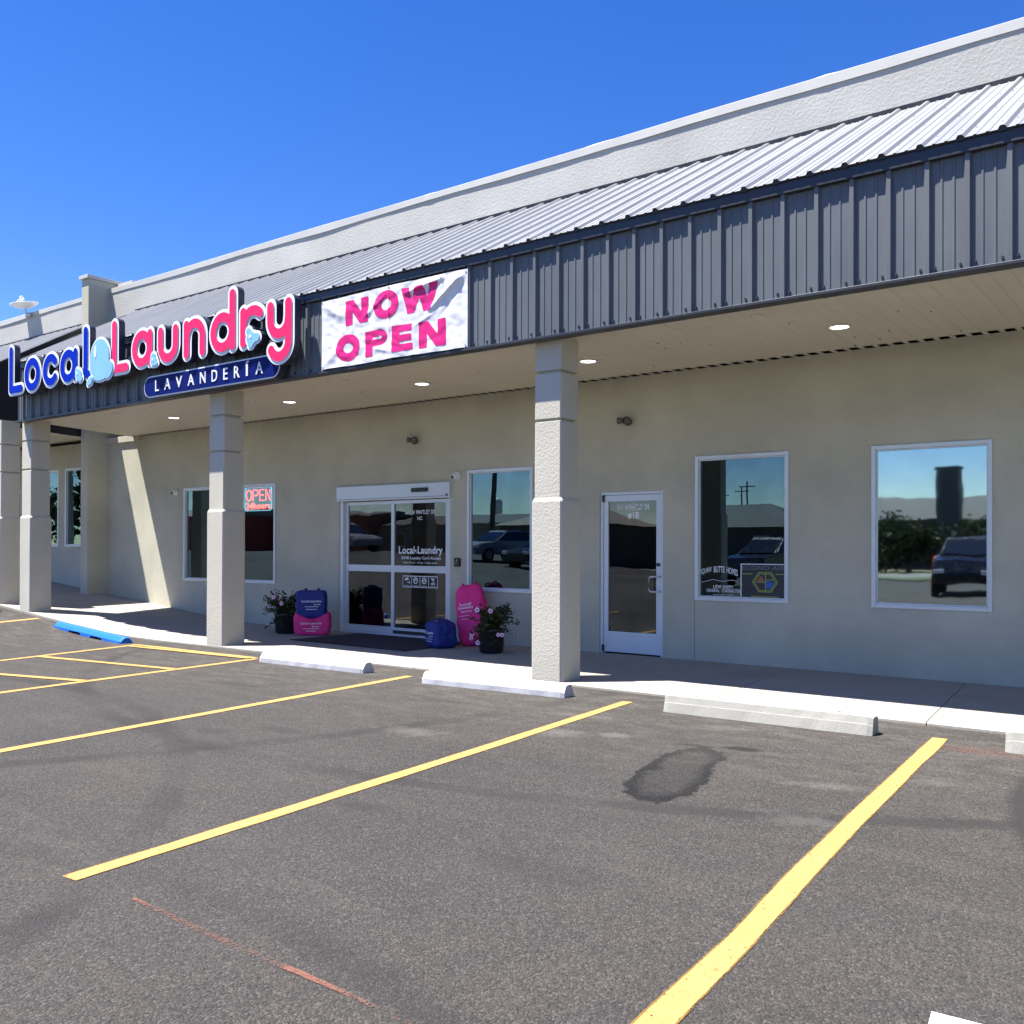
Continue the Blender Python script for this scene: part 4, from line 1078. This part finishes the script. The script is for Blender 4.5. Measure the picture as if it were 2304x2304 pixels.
loft(bm, rings); bmesh.ops.recalc_face_normals(bm, faces=bm.faces); obj('dish', bm, M['white_plastic'], t, True)
bm = BM(); tube(bm, [(-.26, -.2, .20), (-.14, -.16, .33), (-.08, -.1, .38)], .012, 6); obj('feed_arm', bm, M['galv'], t)
bm = BM(); box(bm, -.115, -.045, -.13, -.06, .35, .45, 0, .015); box(bm, -.12, .02, -.11, -.07, .36, .39, 0, .01); obj('feed_head', bm, M['white_plastic'], t)

# ------------------------------------------------------------------ things by the door
t = tag(None or obj('door_mat', (lambda b: (box(b, -1.22, 1.22, -.70, .70, 0, .010, 0, .004), b)[1])(BM()), M['mat']), 'dark rectangular mat in front of the sliding door', 'door mat')
t.location = (-3.32, -.82, .0015); t.rotation_euler = (0, 0, R(-1.5))

def superq(w, d, hgt, n=5., seg=12, seed=0, amp=.012, warp=None):
    """soft box standing on z=0; returns bmesh and a function giving the front skin"""
    def skin(x, z):
        a, c = abs(x / (w / 2)), abs((z - hgt / 2) / (hgt / 2))
        k = max(1e-4, 1 - min(.995, a ** n) - min(.995, c ** n)) if a ** n + c ** n < 1 else 1e-4
        return -d / 2 * k ** (1 / n)
    def disp(p):
        q = Vector((p[0] * 5 + seed, p[1] * 5, p[2] * 5))
        e = noise.noise(q) * amp + noise.noise(q * 2.7) * amp * .6 - abs(noise.noise(q * 1.6 + Vector((4, 4, 4)))) * amp * 1.3
        return e
    def fin_(p):
        p = list(p); e = disp(p); s_ = 1 + e / max(.08, math.hypot(p[0], p[1]) + .05)
        p[0] *= s_; p[1] *= s_
        if warp: p = list(warp(*p))
        return tuple(p)
    bm = BM(); cache = {}
    def V(p):
        k = tuple(round(q, 5) for q in p)
        if k not in cache:
            r = (abs(p[0]) ** n + abs(p[1]) ** n + abs(p[2]) ** n) ** (-1 / n)
            q = (p[0] * r * w / 2, p[1] * r * d / 2, p[2] * r * hgt / 2 + hgt / 2)
            q = (q[0], q[1], max(q[2], 0.0))
            cache[k] = bm.verts.new(fin_(q))
        return cache[k]
    g = [math.tan((-1 + 2 * i / seg) * math.pi / 4) for i in range(seg + 1)]
    for ax in range(3):
        for sgn in (-1, 1):
            for i in range(seg):
                for j in range(seg):
                    def P(u, w_):
                        p = [0, 0, 0]; p[ax] = sgn; p[(ax + 1) % 3] = u * sgn; p[(ax + 2) % 3] = w_; return p
                    bm.faces.new((V(P(g[i], g[j])), V(P(g[i + 1], g[j])), V(P(g[i + 1], g[j + 1])), V(P(g[i], g[j + 1]))))
    def front(x, z, y):
        q = fin_((x, skin(x, z), z)); return (q[0], q[1] + y, q[2])
    return bm, front
def bag(label, mat, w, d, hgt, loc, rotz, lines, seed, tilt=(0, 0), warp=None, n=5., straps=True):
    t = thing('laundry_bag', label, 'laundry bag', loc, rotz, 'laundry bags by the sliding door')
    t.rotation_euler = (tilt[0], tilt[1], rotz)
    bm, front = superq(w, d, hgt, n, 22, seed, .02, warp); obj('bag_body', bm, mat, t, True)
    for s, x0, x1, z0, z1 in lines:
        bm = BM()
        if s: text(bm, s, x0 * w, x1 * w, z0 * hgt, z1 * hgt, -.006, .016, 1., place=front)
        else:
            k = 8
            for i in range(k):
                a, b = (x0 + (x1 - x0) * i / k) * w, (x0 + (x1 - x0) * (i + .8) / k) * w
                quad(bm, [front(a, z0 * hgt, -.006), front(b, z0 * hgt, -.006), front(b, z1 * hgt, -.006), front(a, z1 * hgt, -.006)])
        obj('bag_print', bm, M['letter'], t)
    if straps:
        for sx in (-1, 1):
            bm = BM(); x = sx * w * .2
            pts = [(x, -d * .3, hgt * .965), (x + sx * .01, -d * .15, hgt + .022), (x + sx * .01, d * .15, hgt + .022), (x, d * .3, hgt * .965)]
            if warp: pts = [warp(*p) for p in pts]
            tube(bm, pts, .013, 6); obj('handle_strap', bm, mat, t)
LL = [('Local Laundry', -.32, .36, .55, .66), ('Service', .10, .33, .47, .53), (None, -.22, .28, .405, .425), (None, -.17, .24, .31, .33)]
def slump(x, y, z):
    if z > .2: z = z - .06 * math.cos(x * 5.5) ** 2 * (z - .2) / .12 + .05 * abs(x / .28) ** 3 * (z - .2) / .13
    return (x * (1 + .05 * math.sin(z * 9)), y, z)
bag('slumped bright pink bag under the blue bag, left of the sliding door', M['bag_pink'], .56, .34, .335, (-4.955, -.70, .002), R(42), [('Local Laundry', -.28, .30, .50, .64), ('Service', .02, .22, .40, .47), (None, -.20, .24, .31, .34), (None, -.14, .14, .20, .23)], 3, warp=slump, n=9., straps=False)
bag('blue bag standing on the slumped pink bag', M['bag_blue'], .47, .30, .44, (-4.965, -.70, .275), R(40), LL, 11, n=11.)
bag('small blue bag on the floor in front of the tall pink bag, beside the mat', M['bag_blue'], .40, .36, .37, (-2.08, -.86, .002), R(-22), [('Local Laundry', -.44, .30, .50, .64), ('Service', -.02, .26, .42, .48), (None, -.30, .22, .34, .36), (None, -.24, .16, .25, .27)], 19, n=6.)
bag('tall bright pink bag leaning on the wall right of the sliding door', M['bag_pink'], .44, .26, .90, (-1.83, -.42, .0), R(24), [('Local', -.30, .08, .64, .69), ('Laundry', -.34, .16, .575, .63), ('Service', -.26, .08, .53, .56), (None, -.34, .02, .47, .478), (None, -.28, -.02, .42, .426)], 27, tilt=(R(-15), R(-9)), n=4.5)

def planter(label, loc, spread, seed, flowers, droop_dir):
    rn = random.Random(seed)
    t = thing('flower_pot', label, 'potted plant', loc, 0, 'planters by the sliding door')
    bm = BM(); lathe(bm, [(.135, 0), (.160, .02), (.172, .29), (.180, .295), (.180, .325), (.165, .325), (.160, .29), (.001, .285)], n=32, cap=False); obj('pot', bm, M['black'], t, True)
    bm = BM(); lathe(bm, [(.158, .292), (.001, .30)], n=20, cap=False); obj('soil', bm, M['soil'], t)
    tips = []; bm = BM(); sb = BM()
    for k in range(62):
        a = rn.uniform(0, 2 * math.pi); el = rn.uniform(.15, 1.0)
        ex = spread[0] * rn.uniform(.45, 1.0); reach = ex * (1 if math.cos(a - droop_dir) > 0 else .8)
        drop = rn.uniform(0, .32) if el < .55 else 0
        p0 = Vector((rn.uniform(-.08, .08), rn.uniform(-.08, .08), .29))
        p3 = Vector((math.cos(a) * reach * (1.1 - .55 * el), math.sin(a) * reach * (1.1 - .55 * el), .32 + spread[1] * el * rn.uniform(.7, 1.05) - drop))
        p1 = p0.lerp(p3, .4) + Vector((0, 0, .10)); pts = []
        for s in np.linspace(0, 1, 7): pts.append((1 - s) ** 2 * p0 + 2 * s * (1 - s) * p1 + s * s * p3)
        tube(sb, pts, .0035, 4)
        for i, p in enumerate(pts[1:]):
            for _ in range(5):
                d = Vector((rn.gauss(0, 1), rn.gauss(0, 1), rn.gauss(.3, 1))).normalized(); c = p + d * rn.uniform(.0, .05)
                u = Vector((rn.gauss(0, 1), rn.gauss(0, 1), rn.gauss(0, .6))).normalized(); w = d.cross(u).normalized(); s_ = rn.uniform(.016, .034)
                q = [c, c + u * s_ * .6 + w * s_ * .45, c + u * s_ * 1.4 + w * s_ * .38, c + u * s_ * 2, c + u * s_ * 1.4 - w * s_ * .38, c + u * s_ * .6 - w * s_ * .45]
                bm.faces.new([bm.verts.new(x + (d * .004 if j in (1, 2, 4, 5) else Vector())) for j, x in enumerate(q)])
        tips.append(p3)
    obj('foliage', bm, M['leaf'], t); obj('stems', sb, M['leaf'], t)
    for fx, fy, fz in flowers:
        fb = BM(); nrm = (Vector((.55, -.80, .2)) + Vector((rn.gauss(0, .2), rn.gauss(0, .2), rn.gauss(0, .2)))).normalized()
        u = nrm.cross(Vector((0, 0, 1))).normalized(); w = nrm.cross(u); r = rn.uniform(.026, .034); c = Vector((fx, fy, fz))
        ring = [c + nrm * .012 + (u * math.cos(a) + w * math.sin(a)) * r * (1 + .14 * math.cos(5 * a)) for a in np.linspace(0, 2 * math.pi, 21)[:-1]]
        inner = [c + (u * math.cos(a) + w * math.sin(a)) * r * .32 for a in np.linspace(0, 2 * math.pi, 21)[:-1]]
        rv = loft(fb, [inner, ring], False); cvx = fb.verts.new(c - nrm * .012)
        for i in range(20): f = fb.faces.new((rv[0][i], rv[0][(i + 1) % 20], cvx)); f.material_index = 1
        obj('flower', fb, [M['petal'], M['petal_centre']], t, True)
planter('black pot of petunias with pale pink flowers right of the sliding door', (-1.12, -.93, .002), (.47, .33), 5,
        [(-.02, -.28, .585), (.15, -.22, .575), (.27, -.20, .27), (.31, -.17, .265), (-.16, -.24, .20), (-.12, -.26, .26), (-.03, -.25, .15)], 0.)
planter('black pot of dark flowering plants left of the sliding door, behind the middle column', (-5.50, -.80, .002), (.58, .36), 8,
        [(.05, -.28, .60), (.17, -.22, .50)], math.pi)

# ------------------------------------------------------------------ across the lot (seen mirrored in the glass)
TH = R(10)
def turn(l): return (l[0] * math.cos(TH) - l[1] * math.sin(TH), l[0] * math.sin(TH) + l[1] * math.cos(TH), l[2])
def car(label, mat, loc, rotz, suv=False):
    loc = turn(loc); t = thing('parked_car', label, 'car', (loc[0], loc[1], -.03 + h(loc[0])), rotz + TH, 'cars parked across the lot')
    hh = .25 if suv else 0.
    body = [(-2.2, .35), (-2.25, .62), (-2.15, .92 + hh), (-1.9, 1.0 + hh), (.75, .98 + hh), (1.95, .84 + hh * .9), (2.2, .66), (2.2, .35)]
    cab = [(-2.0 if suv else -1.7, .95 + hh), (-1.75 if suv else -1.1, 1.42 + hh * 1.3), (-.9, 1.5 + hh * 1.3), (.0, 1.48 + hh * 1.3), (.95, .96 + hh)]
    def ext(prof, w0, w1, zlo, zhi):
        bm = BM(); rings = []
        for s, k in ((-1, .93), (-1, 1), (1, 1), (1, .93)):
            rings.append([(x * k if abs(x) > 1.8 else x, s * (w0 + (w1 - w0) * (z - zlo) / (zhi - zlo)) * (1 if k == 1 else 1.03) , z) for x, z in prof])
        rings = [[(x, -abs(y) * 1.0 if i < 2 else abs(y), z) for x, y, z in r] for i, r in enumerate(rings)]
        loft(bm, [rings[1], rings[2]]); bmesh.ops.recalc_face_normals(bm, faces=bm.faces)
        es = [e for e in bm.edges]; bmesh.ops.bevel(bm, geom=es, offset=.05, segments=2, affect='EDGES'); return bm
    obj('body', ext(body, .90, .86, .35, 1.0 + hh), mat, t)
    obj('cabin', ext(cab, .80, .62, .95 + hh, 1.5 + hh * 1.3), mat, t)
    bm = BM(); zl, zh = 1.0 + hh, 1.40 + hh * 1.3
    quad(bm, [(.93, -.70, zl), (.93, .70, zl), (.16, .60, zh), (.16, -.60, zh)])
    for s in (-1, 1): quad(bm, [(-1.55, s * .80, zl), (.75, s * .80, zl), (.05, s * .675, zh), (-1.3, s * .675, zh)])
    obj('windows', bm, M['car_glass'], t)
    for x in (-1.35, 1.4):
        for s in (-1, 1):
            bm = BM(); tube(bm, [(x, s * .72, .33), (x, s * .93, .33)], .33, 20); w = obj('wheel', bm, M['tyre'], t)
            bm = BM(); tube(bm, [(x, s * .93, .33), (x, s * .94, .33)], .21, 16); obj('rim', bm, M['car_silver'], w)
    for s in (-1, 1):
        bm = BM(); box(bm, 2.12, 2.23, s * .68 - .16, s * .68 + .16, .66, .80, 0, .02); obj('headlight', bm, M['lamp'], t)
car('dark SUV parked facing the shops, mirrored in the rightmost window', M['car_black'], (.2, -22.5, -.03), R(82), True)
car('black SUV across the lot, mirrored in the window beside the single door', M['car_black'], (-6.8, -23.2, -.03), R(95), True)
car('black sedan mirrored in the window left of the nearest column', M['car_black'], (-17.2, -23.5, -.03 + h(-17.2)), R(100))
car('silver sedan mirrored in the window left of the nearest column', M['car_silver'], (-20.6, -24, -.03 + h(-20.6)), R(100))
car('silver sedan mirrored in the sliding door', M['car_silver'], (-28, -20.5, 1.05), R(10))
car('red car mirrored in the window with the OPEN sign', M['car_red'], (-42, -17, 1.05), R(8))

def gable(label, loc, w, d, eave, ridge_, wallm, roofm, rotz=0, hip=False):
    t = thing('roadside_building', label, 'building', turn(loc), rotz + TH)
    bm = BM(); box(bm, -w / 2, w / 2, -d / 2, d / 2, -.3, eave)
    if not hip:
        for s in (-1, 1): quad(bm, [(s * w / 2, -d / 2, eave), (s * w / 2, d / 2, eave), (s * w / 2, 0, ridge_)])
    obj('wall', bm, wallm, t)
    bm = BM(); e = .35; rx = (w / 2 + e) if not hip else w / 2 - d * .45
    A = [(-w / 2 - e, -d / 2 - e, eave - .1), (w / 2 + e, -d / 2 - e, eave - .1), (w / 2 + e, d / 2 + e, eave - .1), (-w / 2 - e, d / 2 + e, eave - .1)]; r0, r1 = (-rx, 0, ridge_), (rx, 0, ridge_)
    for q in ([A[0], A[1], r1, r0], [A[2], A[3], r0, r1], [A[1], A[2], r1], [A[3], A[0], r0]): quad(bm, q)
    obj('roof', bm, roofm, t)
    for k in range(max(2, int(w / 4))):
        x = -w / 2 + (k + .5) * w / max(2, int(w / 4)); bm = BM(); box(bm, x - .6, x + .6, d / 2, d / 2 + .04, .9, min(2.2, eave - .5)); wn = obj('window', bm, M['alu'], t)
        bm = BM(); quad(bm, [(x - .54, d / 2 + .05, .96), (x + .54, d / 2 + .05, .96), (x + .54, d / 2 + .05, min(2.14, eave - .56)), (x - .54, d / 2 + .05, min(2.14, eave - .56))]); obj('pane', bm, M['car_glass'], wn)
    return t
t = gable('long low building with grey gable roof and square tower, mirrored in the rightmost window', (-7.5, -66, 0), 15, 9, 3.5, 5.2, M['siding_dark'], M['roof_grey'])
bm = BM(); box(bm, -1.6, -.2, 4.7, 6.0, 0, 6.9); box(bm, -1.72, -.08, 4.58, 6.12, 6.9, 7.1); obj('tower', bm, M['siding_dark'], t)
gable('dark house with pale hip roof, mirrored in the window beside the single door', (-21.5, -56, 0), 11, 8, 2.9, 4.6, M['siding_dark'], M['roof_grey'], 0, True)
t = gable('dark building with rooftop sign box, mirrored in the window left of the nearest column', (-29.5, -45, .0), 9, 7, 3.0, 4.2, M['siding_dark'], M['siding_tan'], 0, True)
bm = BM(); box(bm, -1.0, 2.6, 1.2, 1.5, 3.3, 4.9); obj('sign_box', bm, M['siding_dark'], t)
gable('tan low building far behind the water tower', (-60, -70, .5), 26, 10, 3.4, 4.4, M['siding_tan'], M['roof_grey'])
gable('brick block mirrored in the sliding door', (-78, -68, .5), 16, 10, 4.4, 5.0, M['brick'], M['roof_grey'])
gable('long building with red walls, mirrored in the window with the OPEN sign', (-98, -62, .5), 22, 10, 4.6, 5.6, M['siding_red'], M['siding_tan'])
def pole(label, x, y, hgt, arm=True, lean=0.):
    if arm: x, y, _ = turn((x, y, 0))
    t = thing('utility_pole', label, 'utility pole', (x, y, h(x)), 0, 'utility poles along the street'); t.rotation_euler = (0, lean, 0)
    bm = BM(); tube(bm, [(0, 0, -.3), (0, 0, hgt)], [.17, .11], 12); obj('pole', bm, M['wood_pole'], t)
    if arm:
        bm = BM(); box(bm, -1.2, 1.2, -.05, .05, hgt - .9, hgt - .75); obj('crossarm', bm, M['wood_pole'], t)
        for k in (-1.1, -.5, .5, 1.1): bm = BM(); lathe(bm, [(.03, 0), (.05, .06), (.03, .14)], k, 0, hgt - .75, 8); obj('insulator', bm, M['galv'], t)
    return t
pole('tall leaning wooden pole mirrored in the window left of the nearest column', -20.8, -35.2, 13, False, R(3))
for i, (x, y) in enumerate(((-58, -140), (-66, -150), (-52, -128))): pole(['far utility pole, middle of the trio mirrored beside the single door', 'far utility pole, leftmost of the trio mirrored beside the single door', 'far utility pole, rightmost of the trio mirrored beside the single door'][i], x, y, 10.5)
bm = BM()
for z in (8.1, 8.5):
    tube(bm, [(-90 + 6 * k, -36 , z - .5 * math.sin(math.pi * ((k % 8) / 8))) for k in range(25)], .02, 4)
tag(obj('overhead_wire', bm, M['black']), 'thin overhead wires strung along the street across the lot', 'power line')
t = thing('street_lamp', 'street lamp mirrored in the rightmost window', 'street lamp', turn((-4.2, -56, 0)))
bm = BM(); tube(bm, [(0, 0, 0), (0, 0, 6)], .07, 8); obj('pole', bm, M['galv'], t); bm = BM(); box(bm, -.05, .8, -.1, .1, 5.95, 6.1); obj('lamp_head', bm, M['galv'], t)
t = thing('water_tower', 'pale water tower on legs far behind the street', 'water tower', turn((-367, -469, 0)))
bm = BM(); lathe(bm, [(.5, 22), (3.2, 22.6), (4.1, 24), (4.1, 30), (3.4, 31.6), (1.6, 32.4), (.1, 32.8)], n=28); obj('tank', bm, M['tank'], t, True)
for k in range(6): bm = BM(); a = math.pi * k / 3; tube(bm, [(4.8 * math.cos(a), 4.8 * math.sin(a), 0), (3.9 * math.cos(a), 3.9 * math.sin(a), 24)], .3, 8); obj('leg', bm, M['tank'], t)
bm = BM(); tube(bm, [(0, 0, 0), (0, 0, 22.5)], .6, 10); obj('riser_pipe', bm, M['tank'], t)
def tree(label, x, y, hgt, r, seed):
    rn = random.Random(seed); t = thing('roadside_tree', label, 'tree', turn((x, y, 0)), 0, 'trees across the street')
    bm = BM(); tube(bm, [(0, 0, -.2), (.05, 0, hgt * .3), (0, .1, hgt * .75)], [.2, .15, .04], 8)
    for k in range(6):
        a = k * 1.05; z = hgt * (.3 + .07 * k); tube(bm, [(0, 0, z), (math.cos(a) * r * .5, math.sin(a) * r * .5, z + r * .4)], [.07, .02], 6)
    obj('trunk', bm, M['bark'], t); bm = BM()
    cl = [(Vector((rn.gauss(0, r * .45), rn.gauss(0, r * .45), hgt * .6 + rn.gauss(0, hgt * .16))), rn.uniform(.25, .5) * r) for _ in range(16)]
    for c, cr in cl:
        for _ in range(90):
            d = Vector((rn.gauss(0, 1), rn.gauss(0, 1), rn.gauss(0, 1))).normalized() * cr * rn.uniform(.5, 1.05); p = c + d
            u = Vector((rn.gauss(0, 1), rn.gauss(0, 1), rn.gauss(0, 1))).normalized(); w = u.orthogonal().normalized(); s = rn.uniform(.055, .10) * r
            quad(bm, [p - u * s, p + w * s * .6, p + u * s, p - w * s * .6])
    obj('crown', bm, M['tree_leaf'], t)
for a in (('rounded dark tree left of the tower, mirrored in the rightmost window', -4.6, -52, 3.6, 2.2, 1), ('broad dark tree right of the tower, mirrored in the rightmost window', -13.5, -54, 3.2, 2.8, 2), ('low dark tree in front of the long low building', -9.2, -53, 2.8, 2.6, 3), ('dark tree left of the long low building', .5, -56, 3.0, 2.6, 4), ('big leafy tree mirrored in the windows beyond the fin wall', -66, -28, 8, 4.6, 5), ('second big leafy tree beside the first, mirrored beyond the fin wall', -76, -27, 7, 4.4, 6)): tree(*a)
t = thing('traffic_barrel', 'orange barrel by the street, mirrored in the rightmost window', 'traffic barrel', turn((-2.6, -31, 0)))
bm = BM(); lathe(bm, [(.3, 0), (.3, .05), (.25, .08), (.24, .5), (.21, 1.0), (.08, 1.05)], n=18); obj('barrel_body', bm, M['orange_cloth'], t)
bm = BM(); lathe(bm, [(.248, .35), (.243, .50)], n=18, cap=False); obj('reflective_band', bm, M['white_plastic'], t)

# ------------------------------------------------------------------ camera, light, render
yaw, pitch, roll = R(36.9449), R(.3342), R(.1721)
fw = Vector((-math.sin(yaw) * math.cos(pitch), math.cos(yaw) * math.cos(pitch), math.sin(pitch)))
rt = Vector((math.cos(yaw), math.sin(yaw), 0)); up = rt.cross(fw)
rt2 = math.cos(roll) * rt + math.sin(roll) * up; up2 = -math.sin(roll) * rt + math.cos(roll) * up
cam = bpy.data.cameras.new('camera'); co = bpy.data.objects.new('camera', cam); COL.objects.link(co)
mt = Matrix((rt2, up2, -fw)).transposed().to_4x4(); mt.translation = (6.691, -10.8644, 1.43); co.matrix_world = mt
cam.sensor_width = 36; cam.lens = 36 * 2119.0949 / 2304; cam.shift_y = 64.5923 / 2304; cam.clip_start = .05; cam.clip_end = 6000
scene.camera = co

SUN = Vector((.30, .273, -1.)).normalized()
el = math.asin(-SUN.z); az = math.atan2(-SUN.x, -SUN.y)
w = bpy.data.worlds.new('World'); scene.world = w; w.use_nodes = True
nt = w.node_tree; bg = nt.nodes['Background']
sky = nt.nodes.new('ShaderNodeTexSky'); sky.sky_type = 'NISHITA'; sky.sun_disc = False
sky.sun_elevation = el; sky.sun_rotation = az; sky.air_density = 1.0; sky.dust_density = .25; sky.ozone_density = 3.0; sky.altitude = 700
hsv = nt.nodes.new('ShaderNodeHueSaturation'); hsv.inputs['Saturation'].default_value = 1.35; hsv.inputs['Hue'].default_value = .518; hsv.inputs['Value'].default_value = 1.25
L(nt, sky.outputs[0], hsv.inputs['Color']); L(nt, hsv.outputs[0], bg.inputs[0]); bg.inputs[1].default_value = .061
sl = bpy.data.lights.new('sun', 'SUN'); sl.energy = 5.0; sl.angle = R(.53); sl.color = (1, .955, .88)
so = bpy.data.objects.new('sun', sl); COL.objects.link(so); so.rotation_euler = SUN.to_track_quat('-Z', 'Y').to_euler(); so.location = (-5, -10, 20)
scene.view_settings.view_transform = 'Standard'; scene.view_settings.look = 'None'
scene.view_settings.exposure = 1.5; scene.view_settings.gamma = 1
scene.render.engine = 'CYCLES'; scene.render.resolution_x = 1024; scene.render.resolution_y = 1024
scene.cycles.max_bounces = 8; scene.cycles.transparent_max_bounces = 12; scene.cycles.use_denoising = True
